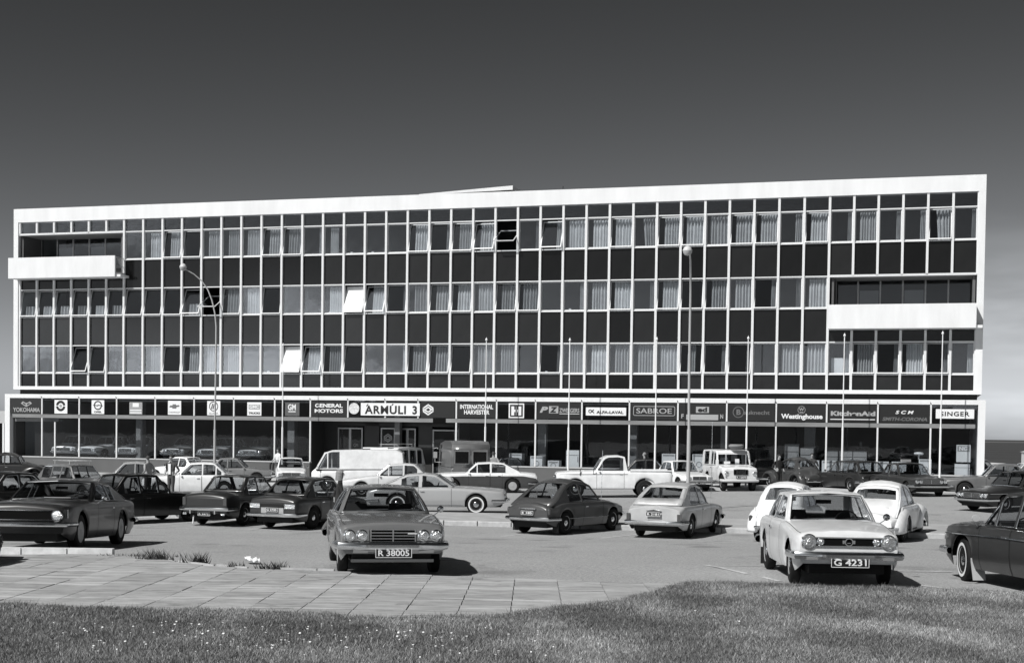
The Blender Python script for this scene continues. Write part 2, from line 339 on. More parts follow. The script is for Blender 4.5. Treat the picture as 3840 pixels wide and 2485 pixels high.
# pale scuffs worn into the slabs: stretched streaks in two directions, plus darker damp stains
def add_streaks(m):
    t = m.node_tree; b = t.nodes['Principled BSDF']; src = b.inputs['Base Color'].links[0].from_socket; n = t.nodes.new; l = t.links.new
    co = n('ShaderNodeTexCoord'); cur = src
    for ang, sc_, th, col, k in ((.62, (.45, 7, 1), .575, .56, .8), (-.35, (.4, 9, 1), .60, .54, .7), (.1, (1.4, 2.2, 1), .60, .14, .6)):
        q = n('ShaderNodeMapping'); q.vector_type = 'TEXTURE' if False else 'POINT'; q.inputs['Rotation'].default_value = (0, 0, ang); q.inputs['Scale'].default_value = sc_; l(co.outputs['Object'], q.inputs[0])
        z = n('ShaderNodeTexNoise'); z.inputs['Scale'].default_value = .9; z.inputs['Detail'].default_value = 5; z.inputs['Roughness'].default_value = .65; l(q.outputs[0], z.inputs[0])
        r = n('ShaderNodeMapRange'); r.inputs[1].default_value = th; r.inputs[2].default_value = th+.06; r.inputs[4].default_value = k; l(z.outputs[0], r.inputs[0])
        x = n('ShaderNodeMix'); x.data_type = 'RGBA'; l(r.outputs[0], x.inputs[0]); l(cur, x.inputs[6]); x.inputs[7].default_value = grey(col); cur = x.outputs[2]
    l(cur, b.inputs['Base Color'])
for m in SL: add_streaks(m)
def strip(name, pts, wd, m, parent, lift=.006, step=.5):
    """flat painted line on the ground"""
    v = []; P = [Vector(p) for p in pts]; Q = []
    for a, b in zip(P, P[1:]):
        k = max(1, int((b-a).length/step)); Q += [a.lerp(b, i/k) for i in range(k)]
    Q.append(P[-1])
    for i, q in enumerate(Q):
        d = (Q[min(i+1, len(Q)-1)]-Q[max(i-1, 0)]).normalized(); n2 = Vector((-d.y, d.x))*wd/2
        for s_ in (-1, 1): p = q+n2*s_; v.append((p.x, p.y, gzf(p.x, p.y)+lift))
    return mesh(name, v, [(2*i, 2*i+1, 2*i+3, 2*i+2) for i in range(len(Q)-1)], m, parent, fix=False)
mk = empty('road_markings'); tag(mk, kind='structure')
PAINT = mat('worn_white_paint', .34, .8, var=.5, scale=5, v2=.62, detail=9)
strip('parking_line', [(-16, 41.2), (-10.5, 39.3), (-5.2, 38.4), (0, 37.35), (3, 36.3), (6.2, 34.9), (9, 33.6)], .09, PAINT, mk)
for a, b in [((-7.2, 38.8), (-5.6, 42.6)), ((-4.2, 38.3), (-2.2, 42.6)), ((-.4, 37.5), (1.0, 39.5)), ((1.95, 36.9), (3.6, 39.2)), ((4.75, 35.6), (6.1, 37.6)), ((8.0, 34.2), (9.4, 36.3)), ((-10.3, 39.4), (-8.9, 42.8))]:
    strip('parking_line', [a, b], .09, PAINT, mk)
for pts in ([(3.35, 24.2), (6.0, 24.0)], [(3.35, 24.2), (3.75, 22.4)], [(3.9, 21.9), (4.05, 21.2)], [(6.1, 23.3), (7.3, 23.3)], [(6.05, 20.9), (6.6, 20.0)], [(8.2, 32), (9.6, 34.5)], [(6.6, 20.05), (7.1, 19.95)]):
    strip('parking_line', pts, .09, PAINT, mk)
# ---- kerbs
KERB = mat('kerb_concrete', .42, .85, var=.22, scale=4, bump=.3, bscale=30, detail=8)
kb = empty('kerb'); tag(kb, kind='structure')
for i in range(4):
    x0 = -10.2+i*.8; y0 = 24.72+.018*i
    z = gzf(x0, y0); MB().box(x0+.006, x0+.794, y0, y0+.16, z-.1, z+.12).build('kerbstone', mat('white_kerb', .62, .8, var=.15, scale=6), kb)
island = empty('traffic_island'); tag(island, kind='structure')
def isl_y(x): return 41.6-.225*(x+.93)*.9
ix = np.arange(-17, 17.1, .5); v = []
for x in ix:
    y0, y1 = isl_y(x)+.14, isl_y(x)+4.6
    v += [(x, y0, gzf(x, y0)+.135), (x, y1, gzf(x, y1)+.135), (x, y1, gzf(x, y1)-.1)]
mesh('island_surface', v, [q for i in range(len(ix)-1) for q in ((3*i, 3*i+3, 3*i+4, 3*i+1), (3*i+1, 3*i+4, 3*i+5, 3*i+2))], mat('island_concrete', .36, .9, var=.18, scale=1.6, bump=.3, bscale=30, detail=8), island)
x = -17
while x < 17:
    z = gzf(x, isl_y(x)); b = MB(); y0, y1 = isl_y(x), isl_y(x+.99)
    b.add([(x+.01, y0, z-.1), (x+.98, y1, z-.1), (x+.98, y1, z+.12), (x+.01, y0, z+.12), (x+.98, y1+.02, z+.145), (x+.01, y0+.02, z+.145), (x+.98, y1+.15, z+.145), (x+.01, y0+.15, z+.145), (x+.98, y1+.15, z-.1), (x+.01, y0+.15, z-.1)],
          [(0, 1, 2, 3), (3, 2, 4, 5), (5, 4, 6, 7), (7, 6, 8, 9), (0, 3, 5, 7, 9), (1, 8, 6, 4, 2)])
    b.build('kerbstone', KERB, island); x += 1.0
# pavement in front of the shop windows
# weeds along the slab edge, paper litter
WEED = [mat('weed_leaf', .05, .7), mat('weed_leaf_pale', .12, .7)]
def tuft(x, y, n, h, spread):
    P = np.stack([rng.normal(x, spread, n), rng.normal(y, spread*.35, n)], 1); z = gz(P[:, 0], P[:, 1])+.02
    return np.column_stack([P, z]), rng.uniform(.3, 1, n)*h
for (x, y, n, h, sp_, lab) in [(-5.85, 23.35, 150, .22, .13, 'spiky dark weed tuft on the slab edge right of the white kerb'), (-5.05, 22.75, 120, .22, .09, 'smaller bushy weed left of the crumpled paper'),
                               (-4.3, 22.1, 50, .12, .08, 'low weed in the crack between slabs and asphalt'), (-3.7, 21.95, 110, .15, .13, 'weed patch at the end of the broken edging by the coupe')]:
    P, h_ = tuft(x, y, n, h, sp_); o = blades('weed', P, h_, .012, .8, WEED); tag(o, lab, 'weed', 'weeds growing along the edge of the paving')
P, h_ = tuft(-6.5, 24.3, 150, .06, .4)
k = P[:, 0] > -7.1; o = blades('creeping_weeds', np.concatenate([P[k]]), h_[k], .01, .8, WEED); tag(o, 'low creeping weeds along the asphalt edge', 'weeds', kind='stuff')
eg = empty('broken_edging'); tag(eg, kind='structure')
for i, (a, b) in enumerate([(-3.55, -3.0), (-2.97, -2.72), (-6.2, -5.5), (-5.4, -4.7), (-4.65, -4.1)]):
    y = slab_edge(a)+.05; y2 = slab_edge(b)+.05; z = gzf(a, y)
    MB().add([(a, y, z-.02), (b, y2, z-.02), (b, y2+.1, z-.02), (a, y+.1, z-.02), (a, y, z+.055), (b, y2, z+.05), (b, y2+.1, z+.045), (a, y+.1, z+.05)], [(0, 1, 5, 4), (1, 2, 6, 5), (2, 3, 7, 6), (3, 0, 4, 7), (4, 5, 6, 7)]).build('edging_stone', KERB, eg)
pp = MB(); lx0, ly0 = -4.3, 22.9; n_ = 6; v = []
for a in range(n_):
    for b in range(n_): v.append((lx0+(a-b*.4)*.045+random.uniform(-.01, .01), ly0+b*.07+random.uniform(-.02, .02), gzf(lx0, ly0)+.02+random.uniform(0, .09)))
pp.add(v, [(a*n_+b, a*n_+b+1, (a+1)*n_+b+1, (a+1)*n_+b) for a in range(n_-1) for b in range(n_-1)])
o = pp.build('paper_litter', mat('paper', .8, .9)); tag(o, 'crumpled white paper lying on the asphalt behind the weeds', 'litter')
# ------------------------------------------------------------------ the building
FX, FY, FA = -22.859, 82.927, .2828
M_ = 1.26
bld = empty('office_building', (FX, FY, 0), -FA)
tag(bld, 'long white four-storey office block with glass grid facade over shop windows', 'building')
def bw(s, off=0, z=0): return Vector((FX+s*math.cos(FA)-off*math.sin(FA), FY-s*math.sin(FA)-off*math.cos(FA), z))
def bpart(name, m, *boxes, **k):
    b = MB()
    for q in boxes: b.box(*q)
    return b.build(name, m, bld, **k)
ZT, ZA, Z1, Z2, Z3, Z4, Z5, Z6, Z7, ZC = 15.67, 14.87, 14.15, 12.52, 10.85, 9.23, 7.53, 5.90, 5.15, 4.93
SLF, SRT = -7.43, 47.79
DEP = 14
bpart('fascia', WHITE, (SLF, SRT, -.05, .5, ZA, ZT))
bpart('frame_column', WHITE, (SLF, -7.12, -.05, .5, ZC, ZA-.002))
bpart('frame_column', WHITE, (47.46, SRT, -.05, .5, ZC, ZA-.002))
bpart('frame_sill', WHITE, (-7.118, 47.458, -.05, .5, ZC, Z7-.03))
bpart('side_wall', WHITE, (SLF, SLF+.25, .502, DEP, ZC, ZT)); bpart('side_wall', WHITE, (SRT-.25, SRT, .502, DEP, ZC, ZT))
bpart('rear_wall', WHITE, (SLF+.252, SRT-.252, DEP-.25, DEP, ZC, ZT))
bpart('roof', mat('roof_felt', .12, .9), (SLF+.252, SRT-.252, .502, DEP-.252, ZT-.35, ZT-.1))
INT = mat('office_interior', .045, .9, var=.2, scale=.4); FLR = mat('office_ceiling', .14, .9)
bpart('floor_slab', FLR, (SLF+.26, SRT-.26, .35, 9, Z3+.75, Z3+1.0)); bpart('floor_slab', FLR, (SLF+.26, SRT-.26, .35, 9, Z5+.75, Z5+1.0)); bpart('floor_slab', FLR, (SLF+.26, SRT-.26, .35, 9, ZC, Z7-.05))
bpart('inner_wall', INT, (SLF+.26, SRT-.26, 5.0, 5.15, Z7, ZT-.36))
pb = MB()
for s_ in (3.8, 10.1, 16.4, 21.4, 27.7, 34.0, 40.3):
    pb.box(s_-.06, s_+.06, .4, 5.0, Z7, ZT-.36)
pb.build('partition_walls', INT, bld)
# mullions
MS = [i*M_ for i in range(33)]
LS = [-1.176*k for k in range(1, 7)]; RS = [40.32+1.19*k for k in range(1, 7)]
mm = MB().box(-.06, .06, 0, .2, 0, 1).build('mullion', FRAME, bld); mm.location = (0, 0, 0)
first = [mm]
def mull(s, z0, z1, wd=1.0):
    if first: o = first.pop()
    else: o = mm.copy(); C.objects.link(o)
    o.location = (s, 0, z0); o.scale = (wd, 1, z1-z0)
for s_ in MS: mull(s_, Z7-.028, ZA-.002)
for s_ in LS:
    mull(s_, Z1-.02, ZA-.002, 1.0); mull(s_, Z7-.028, 11.42)
for s_ in RS:
    mull(s_, Z3-.02, ZA-.002, .98); mull(s_, Z7-.028, 8.12)
# transoms between mullions (one bar per level and stretch)
def rail(name, s0, s1, z, h=.055, y0=.05, y1=.18): bpart(name, FRAME, (s0, s1, y0, y1, z-h/2, z+h/2))
for z in (Z1, Z2, Z3, Z4, Z5, Z6): rail('transom', .062, 40.258, z)
rail('transom', -7.1, -.062, Z1, .11, .0, .4)
for z in (Z3, Z4, Z5, Z6): rail('transom', -7.1, -.062, z)
for z in (Z1, Z2): rail('transom', 40.382, 47.44, z)
rail('transom', 40.382, 47.44, Z3, .11, .0, .4)
for z in (Z5, Z6): rail('transom', 40.382, 47.44, z)
# panels and windows
bays = [('L', 5-k, -1.176*(k+1), -1.176*k) for k in range(5, -1, -1)]+[('M', k, k*M_, (k+1)*M_) for k in range(32)]+[('R', k, 40.32+1.19*k, 40.32+1.19*(k+1)) for k in range(6)]
pan_me = {}
def shared(key, name, m, x0, x1, y0, y1, z0, z1):
    if key in pan_me: me = pan_me[key]
    else:
        o = MB().box(0, 1, y0, y1, 0, 1).build(name, m); me = o.data; pan_me[key] = me; bpy.data.objects.remove(o)
    o = bpy.data.objects.new(name, me); C.objects.link(o); o.parent = bld; o.location = (x0, 0, z0); o.scale = (x1-x0, 1, z1-z0); return o
g_ = .0275
for sec, k, a, b in bays:
    a += .062; b -= .062
    shared('tr', 'transom_pane', GLASS, a, b, .135, .15, Z1+g_, ZA-.004) if not (sec == 'L') else shared('tr', 'transom_pane', GLASS, a, b, .135, .15, Z1+.058, ZA-.004)
    shared('sp', 'spandrel_panel', DARKP, a, b, .13, .18, Z7-.02, Z6-g_)
    shared('sp', 'spandrel_panel', DARKP, a, b, .13, .18, Z5+g_, Z4-g_ if sec != 'R' else 8.1)
    if sec != 'L': shared('sp', 'spandrel_panel', DARKP, a, b, .13, .18, Z3+g_ if sec == 'M' else Z3+.058, Z2-g_)
    else: shared('sp', 'spandrel_panel', DARKP, a, b, .13, .18, Z3+g_, 11.42)
# state strings: '.' closed, 'o' ajar, 'O' wide ajar, 'W' wide open, 'b' ajar with painted white glare; second string: curtain c full, s strip, l low, '.' none, t tied, m middle
TOP_M = list(zip('..oo...oo.....oooOW.O..o.oo.oo.o', '.cc.cccccsm...cscc.sscccTcccccsc')); TOP_R = list(zip('....o.', 'scssTs'))
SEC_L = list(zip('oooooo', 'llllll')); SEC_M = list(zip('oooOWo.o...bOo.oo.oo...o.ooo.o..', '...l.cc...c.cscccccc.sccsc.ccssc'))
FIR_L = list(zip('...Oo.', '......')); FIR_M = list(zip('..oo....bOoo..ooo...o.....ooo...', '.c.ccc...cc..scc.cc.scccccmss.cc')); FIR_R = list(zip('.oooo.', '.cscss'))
def curtain_mesh(kind, seed):
    r = random.Random(seed); v = []; f = []; n = 44
    x0, x1, zt = {'c': (.22, .97, .97), 's': (.72, .98, .97), 'l': (.12, .97, .42), 'T': (.30, .96, .97), 'm': (.3, .68, .97)}[kind]
    ph = 0; j0 = r.uniform(-.08, .08); x0 += j0; bk = r.uniform(.6, 1.15)
    for i in range(n+1):
        t = i/n; ph += r.uniform(.5, 1.5)*(.82 if kind == 'c' else .6); y = .10*bk*math.sin(ph)+r.uniform(-.008, .008)
        x = x0+(x1-x0)*t; xb = x+(.10*(1-t) if kind == 'T' else -.02*(1-t)); v += [(xb, y, 0), (x, y*.8, zt)]
    f = [(2*i, 2*i+2, 2*i+3, 2*i+1) for i in range(n)]
    me = bpy.data.meshes.new('curtain'); me.from_pydata(v, [], f); me.shade_smooth(); me.materials.append(CURT if (kind != 'l' and seed % 3) else CURT2); return me
CM = {(k, i): curtain_mesh(k, i*7+ord(k)) for k in 'cslTm' for i in range(9)}
sash_me = MB(); e = .035; sash_me.box(0, e, -.02, .02, 0, 1).box(1-e, 1, -.02, .02, 0, 1).box(e, 1-e, -.02, .02, 0, .035).box(e, 1-e, -.02, .02, .972, 1)
tmp = sash_me.build('window', FRAME); SASH = tmp.data; bpy.data.objects.remove(tmp)
tmp = MB().box(.03, .97, -.006, .006, .03, .975).build('pane', GLASS); PANE = tmp.data; bpy.data.objects.remove(tmp)
tmp = MB().box(.05, .95, -.035, -.021, .04, .97).build('blind_or_glare', mat('white_blind_or_glare', .9, .8)); GLARE = tmp.data; bpy.data.objects.remove(tmp)  # white sheet before the glass stands in for glare off the pane
def window(a, b, z0, z1, st, cu):
    a += .064; b -= .064; z0 += g_+.002; z1 -= g_+.002; wd, h = b-a, z1-z0
    o = bpy.data.objects.new('window', SASH); C.objects.link(o); o.parent = bld
    ang = {'.': 0, 'o': 12.5, 'O': 24, 'W': 62, 'b': 20}[st]; ang = math.radians(ang+(random.uniform(-1.5, 1.5) if st == 'o' else 0))
    # centre-hung: turns about its horizontal middle, foot outwards
    Mx = Matrix.Translation((a, .14, z0+h*.5)) @ Matrix.Rotation(-ang, 4, 'X') @ Matrix.Translation((0, 0, -h*.5)) @ Matrix.Diagonal((wd, 1, h, 1))
    o.matrix_local = Mx
    p = bpy.data.objects.new('pane', PANE); C.objects.link(p); p.parent = o
    if st == 'b': q = bpy.data.objects.new('blind_or_glare', GLARE); C.objects.link(q); q.parent = o
    if cu in 'cslTm':
        q = bpy.data.objects.new('curtain', CM[(cu, random.randrange(9))]); C.objects.link(q); q.parent = o
        q.matrix_local = Mx.inverted() @ Matrix.Translation((a, .36, z0-.02)) @ Matrix.Diagonal((wd, 1, h, 1))
for sec, k, a, b in bays:
    T = {'M': TOP_M, 'R': TOP_R}.get(sec); S2 = {'M': SEC_M, 'L': SEC_L}.get(sec); F_ = {'M': FIR_M, 'L': FIR_L, 'R': FIR_R}[sec]
    if T: window(a, b, Z2, Z1, *T[k])
    if S2: window(a, b, Z4, Z3, *S2[k])
    if sec == 'R' and k == 0: window(a, b, Z6, Z5, '.', 's')
    else: window(a, b, Z6, Z5, *F_[k])
bpart('light_blind', mat('white_blind_or_glare', .9, .8), (40.5, 41.1, .5, .52, Z6+.05, Z6+.85))
# white things seen on window sills
sb = MB()
for k, z in ((12, Z2), (3, Z6), (7, Z6), (10, Z4), (15, Z6), (33*0+20, Z6), (21, Z4), (11, Z2)):
    sb.box(k*M_+.3, k*M_+.42, .28, .36, z+.05, z+.05+.12).box(k*M_+.6, k*M_+.8, .28, .36, z+.05, z+.09)
sb.build('sill_clutter', mat('paper', .8, .9), bld)
# left balcony (top floor) and right balcony (second floor)
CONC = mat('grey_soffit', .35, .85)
def balcony(s0, s1, zsill, ztop, zlow, par0, par1, zp0, zp1, prot):
    bl = MB(); bl.box(par0, par1, -prot, -prot+.12, zp0, zp1)
    bo = bl.build('balcony_parapet', WHITEB, bld)
    bpart('balcony_floor', WHITEB, (par0+.002, par1+.3, -prot+.122, 2.2, zp0, zp0+.14))
    bpart('balcony_side', WHITEB, (par0+.002, par0+.12, -prot+.122, -.06, zp0+.142, zp1-.01)) if s0 < 0 else bpart('balcony_side', WHITEB, (par1-.12, par1-.002, -prot+.122, -.06, zp0+.142, zp1-.01))
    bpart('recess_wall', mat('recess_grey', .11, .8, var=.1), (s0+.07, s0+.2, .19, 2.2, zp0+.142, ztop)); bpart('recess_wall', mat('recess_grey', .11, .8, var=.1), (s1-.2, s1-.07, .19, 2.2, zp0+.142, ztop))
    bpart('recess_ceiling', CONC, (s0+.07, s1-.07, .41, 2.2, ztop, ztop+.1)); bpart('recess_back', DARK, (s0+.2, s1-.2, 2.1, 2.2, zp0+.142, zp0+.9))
    n = 6; d = (s1-s0-.4)/n
    for i in range(n):
        a = s0+.2+i*d
        q = MB().box(a-.04, a+.04, 1.98, 2.08, zp0+.142, ztop).box(a+.04, a+d-.04, 1.98, 2.06, zp0+.85, zp0+.92).build('balcony_window', STEEL, bld)
        MB().box(a+.04, a+d-.04, 2.0, 2.01, zp0+.93, ztop).build('pane', SHOPG, q)
        if i in (1, 3): MB().box(a+.08, a+d-.08, 2.05, 2.07, zp0+.93, ztop-.5).build('blind_or_glare', mat('balcony_blind', .28 if s0 < 0 else .1, .8), q)
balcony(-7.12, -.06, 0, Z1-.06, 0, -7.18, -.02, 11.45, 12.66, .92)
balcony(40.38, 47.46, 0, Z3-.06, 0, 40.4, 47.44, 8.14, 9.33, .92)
rl = MB()
for i in range(7): rl.tube([(-.03, -.78+i*.11, 11.6), (-.03, -.78+i*.11, 12.6)], .012, 5)
rl.tube([(-.03, -.8, 12.6), (-.03, .0, 12.6)], .02, 6); rl.tube([(-.03, -.8, 12.1), (-.03, .0, 12.1)], .015, 6)
rl.build('balcony_railing', STEEL, bld)
# roof-top room and aerial
pz = MB().prism([(17.4, ZT-.1), (22.6, ZT-.1), (22.6, ZT+.62), (17.4, ZT+.50)], 3.05, 7.4).build('roof_room', DARK, bld)
MB().prism([(17.2, ZT+.505), (22.75, ZT+.625), (22.75, ZT+.86), (17.2, ZT+.56)], 3.0, 7.5).build('roof_room_canopy', WHITE, bld)
ant = MB(); ant.tube([(25.4, 4, ZT-.1), (25.4, 4, ZT+.9)], .02, 5).tube([(25.0, 4, ZT+.7), (25.8, 4, ZT+.62)], .012, 4).tube([(25.1, 4, ZT+.5), (25.7, 4, ZT+.5)], .012, 4).tube([(23.9, 3, ZT+.5), (24.5, 3, ZT+.3)], .03, 5).build('roof_aerial', DARK, bld)
# ---- ground floor
GY = -.9
bpart('shop_column', WHITE, (-7.4, -7.06, GY, 13, -.3, 4.398)); bpart('shop_column', WHITE, (47.62, 47.96, GY, -.55, -.3, 4.398))
bpart('shop_side_wall', WHITE, (47.62, 47.96, -.548, 13, -.3, 4.398))
bpart('shop_canopy', WHITE, (-7.4, 47.96, GY, .9, 4.4, 4.63))
bpart('recess_band', DARK, (-7.2, 47.6, .3, .6, 4.632, 4.928))
GW = mat('dark_plinth_render', .10, .85, var=.12, scale=.5)
bpart('plinth_wall', GW, (-7.058, 12.3, GY+.06, GY+.3, -.3, .9)); bpart('plinth_wall', GW, (21.0, 47.6, GY+.06, GY+.3, -.3, .9))
bpart('window_sill', mat('sill_stone', .42, .7), (-7.058, 12.32, GY+.03, GY+.33, .902, .97)); bpart('window_sill', mat('sill_stone', .42, .7), (20.98, 47.6, GY+.03, GY+.33, .902, .97))
BEAM = mat('weathered_beam', .20, .6, var=.25, scale=1.2, stretch=(.4, 1, 3), detail=8)
bpart('shop_beam', BEAM, (-6.9, 19.55, GY+.03, GY+.2, 3.24, 3.45)); bpart('shop_beam', BEAM, (20.3, 47.5, GY+.03, GY+.2, 3.24, 3.45))
bpart('broken_beam_end', BLACK, (19.56, 20.29, GY+.05, GY+.18, 3.16, 3.44))
POSTS = [-4.86, -2.35, .13, 2.65, 5.14, 7.64, 10.17, 12.34, 14.59, 16.79, 18.7, 20.89, 23.16, 25.32, 27.84, 30.38, 32.92, 35.43, 37.92, 40.42, 42.9, 45.42]
def post(s, z0, z1): return MB().box(s-.04, s+.04, GY, GY+.09, z0, z1).build('shop_mullion', FRAME, bld)
hk = MB()
for s_ in POSTS:
    post(s_, 3.452, 4.398)
    if not (12.5 < s_ < 20.8): post(s_, .972, 3.238)
    MB().tube([(s_, GY-.005, 4.4), (s_-.03, GY-.05, 4.5)], .02, 5).build('flag_hook', DARK, bld)
post(-3.98, .972, 3.0)

cuts = [-7.05]+POSTS+[47.6]
for a, b in zip(cuts, cuts[1:]):
    p = MB().box(a+.045, b-.045, GY+.05, GY+.06, 3.452, 4.398).build('shop_fanlight', SHOPG, bld)
    if 12.3 < (a+b)/2 < 20.9: continue
    if a < -6: continue
    MB().box(a+.045, b-.045, GY+.05, GY+.06, .972, 3.238).build('shop_window', SHOPG, bld)
MB().box(-7.05, -4.9, .35, .36, .972, 3.2).build('shop_window', SHOPG, bld)
bpart('entry_cheek', mat('entry_grey', .09, .8, var=.1), (-7.055, -6.9, GY+.35, .4, .972, 3.9)); bpart('entry_lintel', BEAM, (-6.89, -3.9, GY+.3, GY+.5, 3.02, 3.2))
EY_ = 1.15
# interior of the showroom
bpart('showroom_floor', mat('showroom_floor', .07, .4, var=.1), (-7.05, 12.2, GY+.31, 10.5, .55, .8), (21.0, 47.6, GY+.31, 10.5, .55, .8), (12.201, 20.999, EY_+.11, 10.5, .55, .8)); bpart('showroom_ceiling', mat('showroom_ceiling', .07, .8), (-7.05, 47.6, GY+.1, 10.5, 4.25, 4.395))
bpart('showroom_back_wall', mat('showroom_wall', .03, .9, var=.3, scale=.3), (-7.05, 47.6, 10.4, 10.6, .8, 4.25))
COLG = mat('concrete_column', .20, .85, var=.1)
for s_, w_ in ((.75, .42), (10.5, .42), (25.3, .45), (30.3, .40), (35.15, .42), (39.5, .55), (16.95, .3)):
    bpart('column', COLG, (s_-w_/2, s_+w_/2, .55, .95, .8, 4.25))
# recessed entrances
EY_ = 1.15
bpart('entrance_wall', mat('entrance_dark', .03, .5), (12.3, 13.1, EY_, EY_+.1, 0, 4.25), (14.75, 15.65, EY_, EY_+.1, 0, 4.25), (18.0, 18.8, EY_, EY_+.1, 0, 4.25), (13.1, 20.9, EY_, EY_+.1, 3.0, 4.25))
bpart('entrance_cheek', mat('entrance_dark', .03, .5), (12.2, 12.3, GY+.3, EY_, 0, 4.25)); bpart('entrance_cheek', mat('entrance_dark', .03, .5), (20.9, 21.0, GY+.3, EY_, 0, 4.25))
ALU = mat('aluminium_door_frame', .38, .4, .4)
def door(a, b, z1, logo=None):
    f = MB(); f.box(a, a+.07, EY_-.05, EY_, 0, z1).box(b-.07, b, EY_-.05, EY_, 0, z1).box(a+.07, b-.07, EY_-.05, EY_, z1-.08, z1).box(a+.07, b-.07, EY_-.05, EY_, .02, .2)
    o = f.build('door', ALU, bld); MB().box(a+.07, b-.07, EY_-.03, EY_-.02, .2, z1-.08).build('pane', SHOPG, o)
    MB().tube([(b-.14, EY_-.1, .95), (b-.14, EY_-.1, 1.35)], .02, 6).build('handle', CHROME, o); return o
d1 = door(13.15, 13.9, 2.9); d2 = door(13.9, 14.66, 2.9); d3 = door(15.76, 16.62, 2.92); d4 = door(16.85, 17.35, 2.9); d5 = door(17.35, 17.85, 2.9); door(18.85, 20.2, 2.85); d6 = door(20.25*0+19.35+.86, 20.88, 2.85)
LW = mat('white_lettering', .72, .5); LG = mat('grey_lettering', .34, .5); LD = mat('dark_lettering', .012, .5); LM = mat('mid_grey_lettering', .13, .5)
text('GM', 14.12, 14.4, 1.82, 2.0, EY_-.06, LG, d2, 'lettering')
def ssym(parent, cx, cz, h, y, m):
    """interlocking hexagonal S made of two folded bands round a diamond"""
    b = MB(); t = h*.10
    def band(pts):
        for p, q in zip(pts, pts[1:]):
            a = Vector(p); c = Vector(q); d = (c-a).normalized(); n2 = Vector((-d.y, d.x))*t*.62; a2 = a-d*t*.3; c2 = c+d*t*.3
            b.prism([tuple(a2+n2), tuple(a2-n2), tuple(c2-n2), tuple(c2+n2)], y-.012, y)
    W, H_ = h*.46, h*.5
    band([(cx-W*.95, cz-H_*.16), (cx-W*.95+.001, cz+H_*.28), (cx, cz+H_*.86), (cx+W*.95, cz+H_*.30)])
    band([(cx-W*.5, cz+H_*.12), (cx, cz+H_*.42), (cx+W*.95, cz-H_*.10)])
    band([(cx+W*.95, cz+H_*.16), (cx+W*.95-.001, cz-H_*.28), (cx, cz-H_*.86), (cx-W*.95, cz-H_*.30)])
    band([(cx+W*.5, cz-H_*.12), (cx, cz-H_*.42), (cx-W*.95, cz+H_*.10)])
    return b.build('emblem', m, parent)
ssym(d3, 16.2, 2.35, .5, EY_-.055, LG)
# ---- shop signs: things of their own, in the building's frame
SY = GY+.045
def sign(label, panel=None, m=None, y=SY):
    o = empty('shop_sign', (FX, FY, 0), -FA); tag(o, label, 'sign', 'signs in the fanlights above the shop windows')
    if panel: MB().box(panel[0], panel[1], y-.02, y, panel[2], panel[3]).build('panel', m, o)
    return o
PW = mat('white_sign_panel', .74, .45); PD = mat('dark_sign_panel', .015, .35); PG = mat('grey_sign_panel', .09, .4); PL = mat('pale_sign_panel', .30, .5)
def ring(b, cx, cz, r0, r1, y, a0=0, a1=2*PI, n=28):
    for i in range(n):
        a, c = a0+(a1-a0)*i/n, a0+(a1-a0)*(i+1)/n
        b.prism([(cx+r0*math.cos(a), cz+r0*math.sin(a)), (cx+r1*math.cos(a), cz+r1*math.sin(a)), (cx+r1*math.cos(c), cz+r1*math.sin(c)), (cx+r0*math.cos(c), cz+r0*math.sin(c))], y-.01, y)
def disc(b, cx, cz, r, y, n=28, sx_=1): b.prism([(cx+r*sx_*math.cos(2*PI*i/n), cz+r*math.sin(2*PI*i/n)) for i in range(n)], y-.01, y)
def poly(b, pts, y): b.prism(pts, y-.01, y)
YF = SY-.021
o = sign('dark sign with pale capital letters under a winged diamond emblem, at far left', (-7.0, -4.92, 3.47, 4.38), PD)
text('YOKOHAMA', -6.84, -5.0, 3.57, 3.83, YF, LG, o, bold=.02)
b = MB(); c = (-5.93, 3.88)
for sgn in (-1, 1):
    poly(b, [(c[0], 3.87), (c[0]+sgn*.38, 4.08), (c[0]+sgn*.24, 4.2), (c[0]+sgn*.04, 4.10), (c[0], 4.12)][::sgn], YF)
b.build('emblem', LG, o)
b = MB()
for sgn in (-1, 1): poly(b, [(c[0]+sgn*.05, 3.97), (c[0]+sgn*.24, 4.06), (c[0]+sgn*.2, 4.12), (c[0]+sgn*.05, 4.04)][::sgn], YF-.012)
b.build('emblem_inset', PD, o)
o = sign('white square sign with a dark split ring round a small disc', (-4.02, -3.16, 3.5, 4.3), PW)
b = MB(); ring(b, -3.6, 3.95, .17, .31, YF, .12, PI-.12); ring(b, -3.6, 3.95, .17, .31, YF, PI+.12, 2*PI-.12); b.build('emblem', LD, o); b = MB(); disc(b, -3.6, 3.95, .09, YF); b.build('emblem', LG, o)
o = sign('white square sign with a dark ring crossed by a flash above short lettering', (-1.53, -.7, 3.5, 4.3), PW)
b = MB(); ring(b, -1.11, 4.0, .2, .265, YF); poly(b, [(-1.44, 4.03), (-1.1, 4.0), (-1.14, 4.045), (-.8, 3.99), (-.79, 3.96), (-1.13, 3.99), (-1.09, 3.945), (-1.44, 4.0)], YF-.003); b.build('emblem', LD, o)
text('OPEL', -1.37, -.86, 3.57, 3.67, YF, LD, o, bold=.02)
o = sign('pale faded sign with a small picture over faint lines of lettering', (.96, 1.8, 3.5, 4.2), PL)
b = MB(); b.box(1.18, 1.58, YF-.01, YF, 3.92, 4.15); b.build('emblem', PW, o); b = MB(); [b.box(1.0, 1.76, YF-.01, YF, z, z+.07) for z in (3.56, 3.7)]; b.build('lettering', LW, o)
o = sign('white square sign with a dark bow-tie mark and faint lettering', (3.46, 4.3, 3.5, 4.3), PW)
